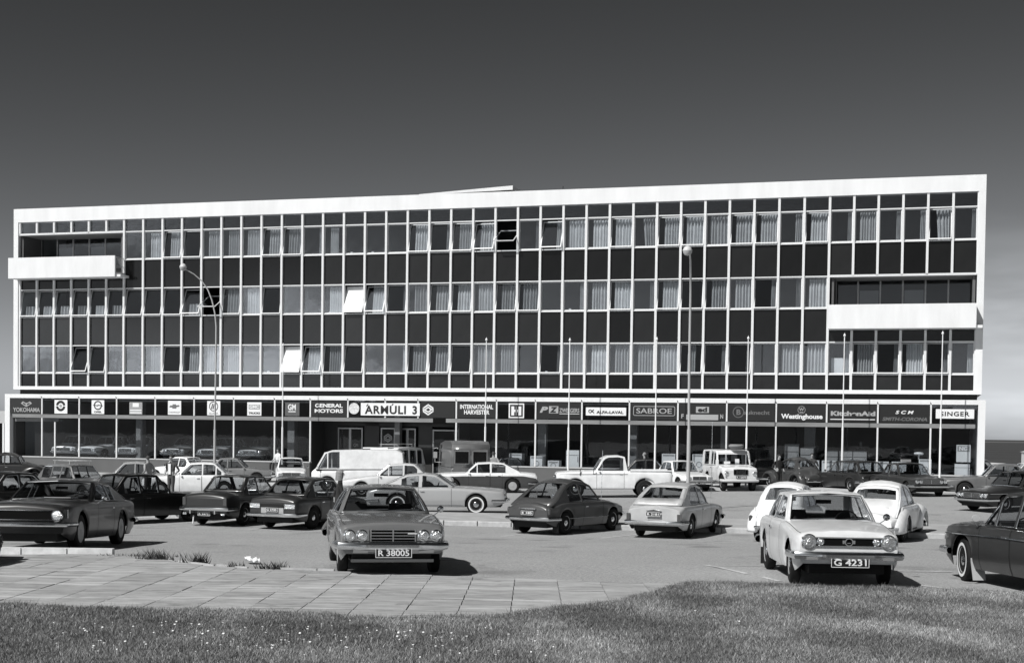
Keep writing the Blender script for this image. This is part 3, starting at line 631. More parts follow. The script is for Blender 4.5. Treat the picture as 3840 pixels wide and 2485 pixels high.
b = MB(); poly(b, [(3.56, 3.92), (3.75, 3.92), (3.75, 3.86), (4.0, 3.86), (4.0, 3.94), (4.2, 3.98), (4.17, 4.06), (3.98, 4.04), (3.98, 4.1), (3.76, 4.1), (3.76, 4.03), (3.6, 4.03)], YF); b.build('emblem', LM, o)
text('CHEVROLET', 3.52, 4.24, 3.6, 3.69, YF, LG, o)
o = sign('white square sign with a thin dark circle holding slanted strokes, behind the lamp post', (5.96, 6.78, 3.5, 4.3), PW)
b = MB(); ring(b, 6.37, 4.0, .24, .28, YF)
for q in (-.1, 0, .1): poly(b, [(6.3+q, 3.85), (6.35+q, 3.85), (6.44+q, 4.15), (6.39+q, 4.15)], YF-.003)
b.build('emblem', LD, o); text('BUICK', 6.1, 6.66, 3.56, 3.65, YF, LG, o)
o = sign('white sign with a grey lettered box above dark lettering', (8.47, 9.34, 3.5, 4.25), PW)
b = MB(); b.box(8.56, 9.26, YF-.01, YF, 3.86, 4.12); b.build('emblem', LG, o); text('GMC', 8.62, 9.2, 3.9, 4.08, YF-.011, PW, o, bold=.03); text('TRUCKS', 8.56, 9.26, 3.58, 3.7, YF, LD, o, bold=.03)
o = sign('grey square sign with two underlined white capitals', (10.8, 11.67, 3.5, 4.25), PG)
text('GM', 10.98, 11.46, 3.83, 4.16, YF, LW, o, bold=.03); MB().box(11.0, 11.45, YF-.01, YF, 3.72, 3.77).build('underline', LW, o)
o = sign('dark sign with two lines of white capitals left of the round white disc', (12.42, 14.5, 3.5, 4.36), PD)
text('GENERAL', 12.62, 14.28, 3.99, 4.21, YF, LW, o, bold=.035); text('MOTORS', 12.6, 14.3, 3.7, 3.91, YF, LW, o, bold=.035)
o = sign('round white mottled disc sign left of the street-name sign', None)
b = MB(); disc(b, 14.94, 3.95, .31, SY); b.build('disc', mat('mottled_disc', .6, .6, var=.3, scale=9), o)
o = sign('long white sign with a large dark street name and house number above the entrance', (15.38, 18.82, 3.58, 4.26), PW, GY-.03)
yy = GY-.052
b = MB()
text('ARMULI', 15.62, 18.02, 3.66, 4.12, yy, LD, o, bold=.028, space=1.12)
text('3', 18.4, 18.66, 3.66, 4.12, yy, LD, o, bold=.03)
b = MB(); poly(b, [(15.70, 4.07), (15.74, 4.07), (15.83, 4.19), (15.76, 4.19)], yy); poly(b, [(17.18, 4.13), (17.23, 4.13), (17.31, 4.22), (17.23, 4.22)], yy); b.build('accent', LD, o)
o = sign('dark sign with a white interlocking hexagonal emblem right of the street-name sign', (18.85, 20.8, 3.5, 4.36), PD)
ssym(o, 19.28, 3.92, .62, YF, LW)
o = sign('dark sign with two lines of condensed white capitals above the right doorway', (20.95, 23.1, 3.5, 4.36), PD)
text('INTERNATIONAL', 21.1, 22.96, 3.98, 4.22, YF, LW, o, bold=.03); text('HARVESTER', 21.33, 22.76, 3.69, 3.93, YF, LW, o, bold=.03)
o = sign('black square sign with white border and blocky cross mark', (23.83, 24.68, 3.52, 4.3), PW)
b = MB(); b.box(23.9, 24.61, YF-.01, YF, 3.59, 4.23); b.build('field', LD, o)
b = MB(); b.box(23.98, 24.14, YF-.02, YF-.011, 3.66, 4.14).box(24.37, 24.53, YF-.02, YF-.011, 3.66, 4.14).box(24.141, 24.369, YF-.02, YF-.011, 3.84, 3.97); b.build('emblem', LW, o); MB().box(24.21, 24.3, YF-.03, YF-.021, 3.66, 4.14).build('emblem', LM, o)
o = sign('dark sign with grey italic initials in a box followed by condensed capitals', (25.4, 27.8, 3.5, 4.36), PD)
text('P', 25.54, 26.0, 3.82, 4.14, YF, LG, o, bold=.05, shear=.3); b = MB(); b.box(26.05, 26.56, YF-.01, YF, 3.79, 4.17); b.build('emblem', LG, o); text('Z', 26.1, 26.5, 3.83, 4.13, YF-.011, PD, o, bold=.05, shear=.2)
text('ZWEEGERS', 26.62, 27.7, 3.84, 4.06, YF, LG, o, bold=.02); MB().box(26.62, 27.7, YF-.01, YF, 3.76, 3.785).build('underline', LW, o)
o = sign('narrow white sign with a loop mark and dark capitals', (28.05, 30.2, 3.7, 4.12), PW)
text('ALFA-LAVAL', 28.62, 30.06, 3.8, 3.95, YF, LD, o, bold=.03); b = MB(); ring(b, 28.28, 3.92, .055, .095, YF); poly(b, [(28.33, 3.92), (28.46, 4.02), (28.5, 3.99), (28.38, 3.9)], YF-.002); poly(b, [(28.33, 3.92), (28.47, 3.82), (28.51, 3.85), (28.38, 3.94)], YF-.004); b.build('emblem', LD, o)
o = sign('dark sign with thin grey capitals in a rounded outline', (30.45, 32.88, 3.5, 4.36), PD)
b = MB()
for a0, a1, cx, cz in ((0, PI/2, 32.68, 4.12), (PI/2, PI, 30.67, 4.12), (PI, 1.5*PI, 30.67, 3.8), (1.5*PI, 2*PI, 32.68, 3.8)): ring(b, cx, cz, .06, .09, YF, a0, a1, 6)
b.box(30.67, 32.68, YF-.01, YF, 4.18, 4.21).box(30.67, 32.68, YF-.01, YF, 3.71, 3.74).box(30.58, 30.61, YF-.01, YF, 3.8, 4.12).box(32.74, 32.77, YF-.01, YF, 3.8, 4.12); b.build('outline', LG, o)
text('SABROE', 30.74, 32.6, 3.83, 4.1, YF, LG, o, bold=.01)
o = sign('dark sign with a grey letter box emblem over a pale half-hidden word', (33.0, 35.35, 3.5, 4.36), PD)
b = MB(); b.box(33.85, 34.52, YF-.01, YF, 3.89, 4.2); b.build('emblem', LG, o); text('ed', 33.95, 34.42, 3.93, 4.17, YF-.011, PD, o, bold=.04)
text('F', 33.1, 33.22, 3.6, 3.82, YF, LG, o, bold=.03); text('N', 35.1, 35.25, 3.6, 3.82, YF, LG, o, bold=.03); MB().box(33.35, 35.0, YF-.01, YF, 3.52, 3.8).build('reflection_bar', LG, o)  # pale bar stands in for a reflection hiding the middle letters
o = sign('dark sign with dim grey lettering starting in a circle', (35.5, 37.85, 3.5, 4.36), PD)
b = MB(); ring(b, 36.02, 3.94, .25, .285, YF); b.build('outline', LM, o); text('B', 35.92, 36.14, 3.8, 4.08, YF, LM, o, bold=.04); text('auknecht', 36.3, 37.6, 3.82, 4.03, YF, LM, o, bold=.02)
o = sign('dark sign with a bold white word under a ringed letter', (38.0, 40.35, 3.5, 4.36), PD)
text('Westinghouse', 38.17, 40.22, 3.56, 3.88, YF, LW, o, bold=.035); b = MB(); ring(b, 39.18, 4.08, .17, .19, YF); b.build('outline', LG, o); text('W', 39.06, 39.3, 4.03, 4.18, YF, LG, o, bold=.02); MB().box(39.1, 39.26, YF-.01, YF, 3.95, 3.98).build('underline', LG, o)
o = sign('dark sign with a pale bold word over a thin white rule', (40.5, 42.85, 3.5, 4.36), PD)
text('KitchenAid', 40.62, 42.78, 3.8, 4.04, YF, LG, o, bold=.05); MB().box(40.6, 42.77, YF-.01, YF, 3.61, 3.65).build('underline', LW, o)
o = sign('dark sign with three spaced white italics over a dim grey word', (43.0, 45.35, 3.5, 4.36), PD)
text('S C M', 43.74, 44.61, 3.92, 4.09, YF, LW, o, bold=.03, shear=.25); text('SMITH-CORONA', 43.12, 45.25, 3.58, 3.76, YF, LM, o, bold=.03, shear=.25)
o = sign('white sign with dark spaced capitals at the far right end', (45.65, 47.44, 3.72, 4.18), PW)
text('SINGER', 45.86, 47.22, 3.84, 4.06, YF, LD, o, bold=.02, space=1.15)
o = sign('small white window card lettered NG by the right column', (46.66, 47.32, 1.6, 2.44), PW, -.55); del o['group']
MB().box(46.7, 47.28, -.58, -.571, 2.12, 2.4).build('field', PL, o); text('NG', 46.78, 47.2, 2.16, 2.36, -.585, LW, o, bold=.05)
# ---- goods displayed inside
APW = mat('appliance_enamel', .78, .35); APG = mat('appliance_grey', .25, .4)
def appliance(s0, s1, z1, y0, m, label, kind='washer'):
    o = empty('kitchen_appliance', tuple(bw(0)), -FA); o.location = bw((s0+s1)/2, 0, .8); tag(o, label, 'appliance', 'appliances displayed behind the shop glass')
    w_ = s1-s0; b = MB().box(-w_/2, w_/2, y0, y0+.6, 0.0, z1-.8); b.build('cabinet', m, o)
    if kind == 'washer':
        b = MB(); ring(b, 0, (z1-.8)*.45, .11, .15, y0-.001); b.build('door_ring', ALU, o)
        MB().box(-w_/2+.05, w_/2-.05, y0-.012, y0-.001, z1-.92, z1-.83).build('control_panel', LG, o)
    else:
        MB().tube([(w_/2-.06, y0-.03, (z1-.8)*.4), (w_/2-.06, y0-.03, (z1-.8)*.7)], .012, 6).build('handle', CHROME, o)
        MB().box(-w_/2+.01, w_/2-.01, y0-.006, y0-.001, (z1-.8)*.74, (z1-.8)*.76).build('door_gap', DARK, o)
appliance(24.9, 25.6, 1.5, -.3, APW, 'white cooker beside the fifth shop post right of the doors')
appliance(25.9, 26.5, 1.28, -.4, APW, 'low white washer left of the tall white cabinet')
appliance(26.9, 27.6, 1.85, -.4, APW, 'tall white cabinet right behind a flagpole', 'fridge')
appliance(23.6, 24.3, 1.62, .1, APW, 'white box with raised lid behind the dark saloon')
appliance(32.0, 32.7, 1.75, -.2, APW, 'white machine seen over the white saloon roof')
appliance(33.6, 34.3, 1.75, -.2, APW, 'white machine just left of the white off-roader')
appliance(38.3, 39.0, 2.35, .0, APG, 'tall grey refrigerator beside the concrete column', 'fridge')
appliance(39.1, 39.75, 2.15, -.1, APG, 'shorter grey refrigerator in front of the tall one', 'fridge')
for i, (a, h) in enumerate(((40.3, 2.05), (41.0, 2.05), (41.7, 2.05))): appliance(a, a+.66, h, .2, APG, ('left', 'middle', 'right')[i]+' of the three joined grey upright freezers', 'fridge')
for i in range(7): appliance(38.5+i*.85, 39.2+i*.85, 1.55, -.45, APW, 'white front-loading washer, %s from the left in the low white row' % ('first', 'second', 'third', 'fourth', 'fifth', 'sixth', 'seventh')[i])
appliance(44.9, 45.5, 1.7, -.3, APW, 'white sewing cabinet under the round white lamp'); appliance(46.6, 47.3, 1.5, -.5, APW, 'white crate below the small lettered card', 'fridge')
# pavement along the shops
pav = empty('shop_pavement'); tag(pav, kind='structure')
PVM = mat('shop_paving', .42, .9, var=.12, scale=1.5)
v = []
for s_ in np.arange(-12, 52, 2.0):
    for off in (.5, 6.0): p = bw(s_, off); v.append((p.x, p.y, gzf(p.x, p.y)+.12))
    p = bw(s_, 6.0); v.append((p.x, p.y, gzf(p.x, p.y)-.05))
n_ = len(v)//3
mesh('pavement_surface', v, [q for i in range(n_-1) for q in ((3*i, 3*i+3, 3*i+4, 3*i+1), (3*i+1, 3*i+4, 3*i+5, 3*i+2))], PVM, pav)
# ------------------------------------------------------------------ flagpoles and lamp posts
POLE = mat('white_pole_paint', .78, .45)
names = ['in front of the second grey sign', 'right of the grey van', 'left of the white pickup cab', 'above the pickup tailgate', 'at the right wing of the white off-roader', 'behind the dark estate car', 'at the far right, by the white column']
fp = None
for s_, zt_, nm in zip((11.66, 23.2, 27.66, 32.15, 36.71, 41.33, 45.87), (7.45, 7.68, 7.64, 7.66, 7.68, 7.79, 7.86), names):
    p = bw(s_, 3); z0 = gzf(p.x, p.y)
    if fp is None:
        fp = empty('flagpole'); MB().tube([(0, 0, 0), (0, 0, 2.95)], .05, 10).build('lower_pole', POLE, fp, True)
        MB().tube([(0, 0, 2.95), (0, 0, 7.25)], .034, 10, r2=.024).build('upper_pole', POLE, fp, True)
        MB().lathe([(0, 0), (.035, .01), (.06, .05), (.05, .1), (.02, .14), (0, .2)], 10, Matrix.Translation((0, 0, 7.25))).build('finial', POLE, fp, True); o = fp
    else: o = dup(fp)
    o.location = (p.x, p.y, z0); o.scale = (1, 1, (zt_-z0)/7.45); tag(o, 'slim white flagpole '+nm, 'flagpole', 'flagpoles in front of the shops')
def lamp(x, y, pts, head, label, r=.045):
    o = empty('street_lamp', (x, y, gzf(x, y))); tag(o, label, 'street lamp', 'street lamps in the car park')
    z0 = gzf(x, y); LP = mat('lamp_post_paint', .40, .5)
    MB().tube([(0, 0, 0), (0, 0, 2.9)], r*1.3, 12).build('post_base', LP, o, True)
    P3 = [(p[0]-x, p[1]-y, p[2]-z0) for p in pts]
    MB().tube([(0, 0, 2.9)]+P3, [r*.95]+[r*(.9-.45*i/len(P3)) for i in range(len(P3))], 10).build('curved_post', LP, o, True)
    hx, hy, hz = head[0]-x, head[1]-y, head[2]-z0
    MB().lathe([(0, .18), (.05, .17), (.12, .12), (.165, .03), (.165, 0)], 20, Matrix.Translation((hx, hy, hz))).build('lamp_cap', mat('lamp_cap', .55, .4), o, True)
    MB().lathe([(.16, 0), (.15, -.07), (.10, -.14), (0, -.17)], 20, Matrix.Translation((hx, hy, hz))).build('lamp_bowl', mat('lamp_bowl', .38, .25), o, True)
YL = 66
lamp(-13.9, YL, [(-13.88, YL, 5), (-13.87, YL, 6.6), (-13.87, YL, 7.5), (-13.93, YL, 8.1), (-14.07, YL, 8.7), (-14.27, YL, 9.2), (-14.55, YL, 9.6), (-14.9, YL-.1, 9.9), (-15.3, YL-.2, 10.12)], (-15.38, YL-.2, 10.2), 'curved street lamp in front of the left part of the facade')
YR = 50.5
lamp(6.3, YR, [(6.28, YR, 4), (6.27, YR, 6), (6.27, YR, 7.2), (6.26, YR-.1, 7.8), (6.22, YR-.35, 8.4), (6.15, YR-.8, 8.85), (6.06, YR-1.3, 9.05), (6.0, YR-1.6, 9.1)], (5.93, YR-1.7, 9.08), 'tall street lamp leaning towards the viewer in front of the right half', .054)
# ------------------------------------------------------------------ vehicles
def paint(name, v, rough=.3, metal=0, var=.11): return mat('car_paint_'+name, v, rough, metal, .5 if v > .1 else .28, var=var, scale=3)
def pch(pts):
    """smooth monotone interpolation through points"""
    x = np.array([p[0] for p in pts], float); y = np.array([p[1] for p in pts], float)
    o = np.argsort(x); x, y = x[o], y[o]; h = np.diff(x); d = np.diff(y)/h; m = np.zeros(len(x)); m[0], m[-1] = d[0], d[-1]
    for i in range(1, len(x)-1): m[i] = 0 if d[i-1]*d[i] <= 0 else 2*d[i-1]*d[i]/(d[i-1]+d[i])
    def f(t):
        t = min(max(t, x[0]), x[-1]); i = min(int(np.searchsorted(x, t, 'right'))-1, len(x)-2); i = max(i, 0); s = (t-x[i])/h[i]
        return float((2*s**3-3*s*s+1)*y[i]+(s**3-2*s*s+s)*h[i]*m[i]+(-2*s**3+3*s*s)*y[i+1]+(s**3-s*s)*h[i]*m[i+1])
    return f
WCACHE = {}
def wheel_meshes(R, wd, style):
    k = (R, wd, style)
    if k in WCACHE: return WCACHE[k]
    T = Matrix.Rotation(-PI/2, 4, 'X')     # axis z -> +y : outer face on +y
    ri = R*.60
    b = MB().lathe([(ri, -wd/2), (R*.86, -wd/2), (R*.965, -wd*.42), (R, -wd*.3), (R, wd*.3), (R*.965, wd*.42), (R*.86, wd/2), (ri*1.02, wd/2), (ri, wd*.4)], 28, T)
    t = b.build('wheel', RUBBER, None, True, 50); tm = t.data; bpy.data.objects.remove(t)
    hm = {'chrome': CHROME, 'steel': mat('wheel_steel', .35, .5, .3), 'dark': mat('wheel_dark', .05, .6), 'white': mat('wheel_white', .6, .5)}
    base = hm['steel'] if style != 'dark' else hm['dark']
    b = MB().lathe([(0, wd*.30), (R*.30, wd*.30), (R*.40, wd*.26), (ri*.93, wd*.34), (ri, wd*.46), (ri*1.03, wd*.47), (ri*1.0, wd*.36)], 24, T, 0)
    b.lathe([(0, wd*.50), (R*.16, wd*.48), (R*.27, wd*.40), (R*.33, wd*.30)], 20, T, 1)
    if style == 'full': b.lathe([(0, wd*.56), (R*.12, wd*.55), (R*.14, wd*.51), (R*.45, wd*.50), (ri*.98, wd*.47), (ri*1.0, wd*.38)], 24, T, 1)
    t = b.build('hubcap', [base, CHROME if style != 'full' else STEEL], None, True, 40); hb = t.data; bpy.data.objects.remove(t)
    ww = None
    if style == 'whitewall':
        t = MB().lathe([(R*.66, wd/2+.002), (R*.80, wd/2+.003)], 28, T, cap=False).build('whitewall', mat('white_rubber', .7, .6)); ww = t.data; bpy.data.objects.remove(t)
    WCACHE[k] = (tm, hb, ww); return WCACHE[k]
SEATM = mat('car_upholstery', .03, .8)
CABM = mat('car_cabin_dark', .012, .85)
LENS = mat('lamp_lens', .85, .16, .9, bump=.8, bscale=45); TAILL = mat('tail_lamp_lens', .06, .2, coat=.5); AMBER = mat('indicator_lens', .2, .2, coat=.5)
SEAM = mat('panel_gap', .006, .8)
def car(label, X, Y, hd, col, name='parked_car', group=None, detail=1, **sp):
    """hd: heading in degrees (0 = towards +x)."""
    S = dict(wb=2.5, fo=.72, ro=.95, W=1.6, H=1.42, belt=.86, zn=.74, zt=.78, sill=.22, R=.31, tw=.16, A=(.42, .06), Ct=None, roof=None, wins=None, rwu=.84, rwv=(.06, .9), style='chrome',
             zcowl=None, zdeck=None, bump=.45, bh=.11, nose=.9, tailw=.93, lamps='2', tail='box', grille='slat', doors=None, plate=None, rplate=None, arch=.055, crown=.05, trim=False, cabin=.80, roofw=.70, fend=None, extra=None, roofm=None, lowm=None, gw=.5, gz=(.52, .68), rad=.09, lampr=.075, tumble=.96, mirror=True, open_back=False, lampx=.0, rc=.04, taper=.045)
    S.update(sp); g = type('g', (), S); hw = g.W/2
    P = paint(*col) if isinstance(col, tuple) else col
    xf, xr = g.wb/2, -g.wb/2; nose, tail = xf+g.fo, xr-g.ro
    roof = g.roof                                  # outline points (x,z) from the foot of the windscreen to the foot of the rear window
    xa0, xc0 = roof[0][0], roof[-1][0]; zr = max(p[1] for p in roof)
    ia, ic = g.ia, g.ic
    zcowl = g.zcowl or g.belt; zdeck = min(g.zdeck or g.belt, roof[-1][1]+.01)
    top = pch([(tail, g.zt-.10), (tail+.05, g.zt-.02), (tail+.14, g.zt), (max(tail+.3, xc0-.02) if xc0 > tail+.3 else tail+.31, zdeck if xc0 > tail+.3 else g.zt+.01), (xa0, zcowl), ((xa0+nose)/2, zcowl*.45+g.zn*.55+.012), (nose-.16, g.zn+.0), (nose-.05, g.zn-.02), (nose, g.zn-.09)])
    zce = min(g.belt, roof[-1][1]); belt = pch([(tail, g.zt-.11), (tail+.06, g.zt-.05), (tail+.2, g.zt-.02), (xc0 if xc0 > tail+.3 else tail+.32, zce), (max(xc0, tail+.32)+.5, g.belt), (xa0, g.belt), (nose-.2, g.zn-.02), (nose-.05, g.zn-.04), (nose, g.zn-.10)])
    wid = pch([(tail, hw*g.tailw*.96), (tail+.08, hw*g.tailw), (tail+.5, hw*.985), (0, hw), (xf, hw*.99), (nose-.3, hw*(g.nose+.05)), (nose-.07, hw*g.nose), (nose, hw*g.nose*.965)])
    Ra = g.R+g.arch
    def low(x):
        z = g.sill
        if x > nose-.35: z = g.sill+(.13)*((x-nose+.35)/.35)**1.5
        if x < tail+.4: z = g.sill+(.15)*((tail+.4-x)/.4)**1.5
        for xw in (xf, xr):
            d = abs(x-xw)
            if d < Ra: z = max(z, g.R+math.sqrt(Ra*Ra-d*d)*1.0)
        return z
    def sec(x):
        w_, zb, zt_, zl = wid(x), belt(x), top(x), low(x)
        zm = max(zl+.05, .50 if zb > .62 else zb*.62); zm = min(zm, zb-.10); z3 = max(zb-.13, zm+.02)
        tk = .035 if zl <= g.sill+.2 else 0
        return [(w_*.97-tk, zl), (w_*.992-tk*.3, min(max(zl+.03, .34), zm-.01)), (w_, zm), (w_*.997, z3), (w_*.985, zb-.055), (w_*.955, zb-.012), (w_*.90, zb+.006), (w_*.72, zb+(zt_-zb)*.35+g.crown*.55), (w_*.38, zt_*.8+zb*.2+g.crown*.85), (0, zt_+g.crown)]
    X_ = set(np.round(np.linspace(tail, nose, 30), 3)); X_ |= {round(nose-.05, 3), round(nose-.02, 3), round(tail+.03, 3), round(tail+.07, 3), round(xa0, 3)}
    if xc0 > tail+.05: X_.add(round(xc0, 3))
    for xw in (xf, xr):
        for a in np.linspace(0, PI, 13): X_.add(round(xw+Ra*math.cos(a), 3))
        X_.add(round(xw-Ra-.004, 3)); X_.add(round(xw+Ra+.004, 3))
    doors = g.doors or [(xr+Ra+.25, xa0-.02)]
    for a, b in doors: X_.add(round(a, 3)); X_.add(round(b, 3))
    xs_ = sorted(x for x in X_ if tail <= x <= nose); xs_ = [x for i, x in enumerate(xs_) if i == 0 or x-xs_[i-1] > .0035]
    S_ = [sec(x) for x in xs_]; nc = 10
    zl_of = gzf
    z1, z2 = gzf(X+xf*math.cos(math.radians(hd)), Y+xf*math.sin(math.radians(hd))), gzf(X+xr*math.cos(math.radians(hd)), Y+xr*math.sin(math.radians(hd)))
    root = empty(name, (X, Y, (z1+z2)/2+sp.get('dz', 0)))
    root.rotation_euler = (0, -math.atan2(z1-z2, g.wb), math.radians(hd)); tag(root, label, 'car' if name == 'parked_car' else name.split('_')[-1], group)
    if name != 'parked_car': root['category'] = sp.get('cat', name.replace('_', ' '))
    B = {}
    def q(cat, a, b, c, d, mi=0):
        B.setdefault(cat, MB()).add([a, b, c, d], [(0, 1, 2, 3)], mi)
    lowband = 2 if g.lowm is not None else -1
    for i in range(len(xs_)-1):
        xa, xb = xs_[i], xs_[i+1]; xm = (xa+xb)/2; ind = [k for k, (a, b) in enumerate(doors) if a <= xm <= b]
        for c in range(nc-1):
            if c >= 7 and xc0 < xm < xa0: continue
            if c == 6 and xc0 < xm < xa0: pass
            for sg in (1, -1):
                p = [(xa, sg*S_[i][c][0], S_[i][c][1]), (xb, sg*S_[i+1][c][0], S_[i+1][c][1]), (xb, sg*S_[i+1][c+1][0], S_[i+1][c+1][1]), (xa, sg*S_[i][c+1][0], S_[i][c+1][1])]
                cat = 'body'
                if c <= 5 and ind: cat = 'door%d%d' % (ind[0], sg)
                elif c >= 6 and xm > xa0 and xm < nose-.10: cat = 'hood'
                elif c >= 6 and xm < xc0 and xm > tail+.1 and not g.open_back: cat = 'trunk_lid'
                if g.open_back and c >= 6 and xm < xc0-.02: continue
                q(cat, *p, mi=(1 if c <= lowband else 0))
    for e in (0, -1):                              # nose and tail caps
        s_ = S_[e]; x = xs_[e]
        for c in range(nc-1):
            q('body', (x, s_[c][0], s_[c][1]), (x, -s_[c][0], s_[c][1]), (x, -s_[c+1][0], s_[c+1][1]), (x, s_[c+1][0], s_[c+1][1]), mi=(1 if c <= lowband else 0))
    mats = [P, g.lowm] if g.lowm is not None else P
    for k, b in B.items():
        nm = 'door' if k.startswith('door') else k
        o = mesh(nm, b.v, b.f, mats, root, True, 38, mi=b.mi if any(b.mi) else None, merge=.0005)
        if k.startswith('door'):
            sg = int(k[5:]); a, d = doors[int(k[4])]
            hb = MB(); zh = g.belt-.12; yh = sg*(hw*.997+.012); hb.box(a+.07, a+.20, min(yh-.012, yh+.012), max(yh-.012, yh+.012), zh-.012, zh+.014)
            hb.build('door_handle', CHROME, o)
    # dark gaps round doors and bonnet
    sb_ = MB()
    for a, d in doors:
        for x in (a, d):
            s1, s2 = sec(x-.006), sec(x+.006)
            for sg in (1, -1):
                for c in range(5): sb_.add([(x-.006, sg*(s1[c][0]+.0025), s1[c][1]), (x+.006, sg*(s2[c][0]+.0025), s2[c][1]), (x+.006, sg*(s2[c+1][0]+.0025), s2[c+1][1]+.001), (x-.006, sg*(s1[c+1][0]+.0025), s1[c+1][1]+.001)], [(0, 1, 2, 3)])
    for x0, x1 in ((xa0+.02, nose-.12), (tail+.12, xc0-.02)):
        if x1-x0 < .3 or (g.open_back and x0 < 0): continue
        xx = np.linspace(x0, x1, 9)
        for u, v_ in zip(xx, xx[1:]):
            s1, s2 = sec(u), sec(v_)
            for sg in (1, -1): sb_.add([(u, sg*(s1[6][0]-.005), s1[6][1]+.004), (u, sg*(s1[6][0]+.005), s1[6][1]+.003), (v_, sg*(s2[6][0]+.005), s2[6][1]+.003), (v_, sg*(s2[6][0]-.005), s2[6][1]+.004)], [(0, 1, 2, 3)])
    sb_.build('panel_gaps', SEAM, root, fix=False)['kind'] = 'stuff'
    # underbody and cabin tub
    ub = MB().box(tail+.12, nose-.12, -hw+.24, hw-.24, g.sill-.02, .50)
    for x in (xf, xr): pass
    ub.box(xr+Ra+.02, xf-Ra-.02, -hw+.06, hw-.06, g.sill+.005, .42)
    if not g.open_back: ub.box(tail+.15, max(xc0, tail+.2), -hw+.2, hw-.2, .45, g.zt-.12)
    ub.box(xa0-.05, nose-.15, -hw+.22, hw-.22, .45, g.zn-.1)
    ub.build('underbody', CABM, root)
    # greenhouse
    wb_, wr_ = hw*g.cabin, hw*g.roofw/.8*.8; wb_ = hw*(.985 if g.cabin > .85 else .90); wr_ = hw*g.roofw
    zb = g.belt
    xm_ = (xa0+xc0)/2; hl = (xa0-xc0)/2
    def sy(x, z):
        t = min(max((z-zb)/(zr-zb), 0), 1); y = wb_+(wr_-wb_)*(t**1.25); return y*(1-g.taper*min(1, abs((x-xm_)/hl))**3)
    RP = [Vector((p[0], p[1])) for p in roof]
    cum = []
    gh = MB()
    outer = [Vector((p.x, max(p.y, zb-.03) if k not in (0, len(RP)-1) else p.y, 0)) for k, p in enumerate(RP)]
    outer[0].y = min(outer[0].y, zb-.01); outer[-1].y = min(outer[-1].y, zb-.01)
    # offset outline for the windows
    def off_top(x, d):
        zt_ = 9
        for a, b in zip(RP, RP[1:]):
            dd = (b-a); L_ = dd.length; n2 = Vector((dd.y, -dd.x))/L_
            if n2.y > 0: n2 = -n2
            a2, b2 = a+n2*d, b+n2*d
            if abs(b2.x-a2.x) < 1e-5: continue
            # extend
            t = (x-a2.x)/(b2.x-a2.x)
            if -.6 < t < 1.6: zt_ = min(zt_, a2.y+(b2.y-a2.y)*t)
        return zt_
    holes = []; zlo = zb+.025; frame = g.frame if hasattr(g, 'frame') else .05
    for wn in g.wins:
        x0, x1 = wn[0], wn[1]; up = []; n_ = 14
        for i in range(n_+1):
            x = x0+(x1-x0)*i/n_; zt_ = off_top(x, frame)
            if len(wn) > 2: zt_ = min(zt_, wn[2])
            if zt_ > zlo+.02: up.append((x, zt_))
        if len(up) < 2: continue
        h = [(up[0][0], zlo)]+up+[(up[-1][0], zlo)]; holes.append(h)
    for sg in (1, -1):
        loops = [[Vector((p.x, p.y, 0)) for p in outer]]+[[Vector((x, z, 0)) for x, z in h] for h in holes]
        flat = [p for l in loops for p in l]
        tr = tessellate_polygon(loops)
        sp_ = mesh('side_panel', [(p.x, sg*sy(p.x, p.y), p.y) for p in flat], [tuple(t) for t in tr], P, root); md = sp_.modifiers.new('t', 'SOLIDIFY'); md.thickness = .022; md.offset = 0
    def ruled(pa, pb, usplit, us, v0, v1, vs, cat_glass, bulge, gh, glassb):
        """surface across the car between outline points pa (low) and pb (high)"""
        U = sorted(set([-1, 1]+us)); V = sorted(set([0, 1]+vs))
        def P_(u, v):
            x = pa.x+(pb.x-pa.x)*v; z = pa.y+(pb.y-pa.y)*v; y = sy(x, max(z, zb))
            return (x+bulge*(1-u*u), y*u, z+g.rc*(1-abs(u)**2.4)*min(max((z-zb)/(zr-zb), 0), 1))
        for i in range(len(U)-1):
            for j in range(len(V)-1):
                um, vm = (U[i]+U[i+1])/2, (V[j]+V[j+1])/2
                gl = abs(um) < usplit and v0 < vm < v1
                (glassb if gl else gh).add([P_(U[i], V[j]), P_(U[i+1], V[j]), P_(U[i+1], V[j+1]), P_(U[i], V[j+1])], [(0, 1, 2, 3)])
    wg = MB(); rg = MB(); us = [-.91, -.6, -.3, 0, .3, .6, .91]
    # windscreen from the first segments up to ia
    for k in range(ia):
        lo = .05 if k == 0 else -1; hi = .93 if k == ia-1 else 2
        ruled(RP[k], RP[k+1], .91, us, lo, hi, [.05, .5, .93] if True else [], 1, .07, gh, wg)
    # roof
    for k in range(ia, ic):
        a, b = RP[k], RP[k+1]; n_ = 3
        for j in range(n_):
            p, r_ = a.lerp(b, j/n_), a.lerp(b, (j+1)/n_); U = [-1, -.93, -.8, -.5, 0, .5, .8, .93, 1]
            def cz(u, z_): return g.rc*(1-abs(u)**2.4)*min(max((z_-zb)/(zr-zb), 0), 1)
            for u0, u1 in zip(U, U[1:]):
                gh.add([(p.x+.0, sy(p.x, p.y)*u0, p.y+cz(u0, p.y)), (p.x, sy(p.x, p.y)*u1, p.y+cz(u1, p.y)), (r_.x, sy(r_.x, r_.y)*u1, r_.y+cz(u1, r_.y)), (r_.x, sy(r_.x, r_.y)*u0, r_.y+cz(u0, r_.y))], [(0, 1, 2, 3)])
    # rear window along ic..end; rwv in fraction of that run, measured downwards
    nseg = len(RP)-1-ic
    us2 = [-g.rwu, -g.rwu*.6, 0, g.rwu*.6, g.rwu]
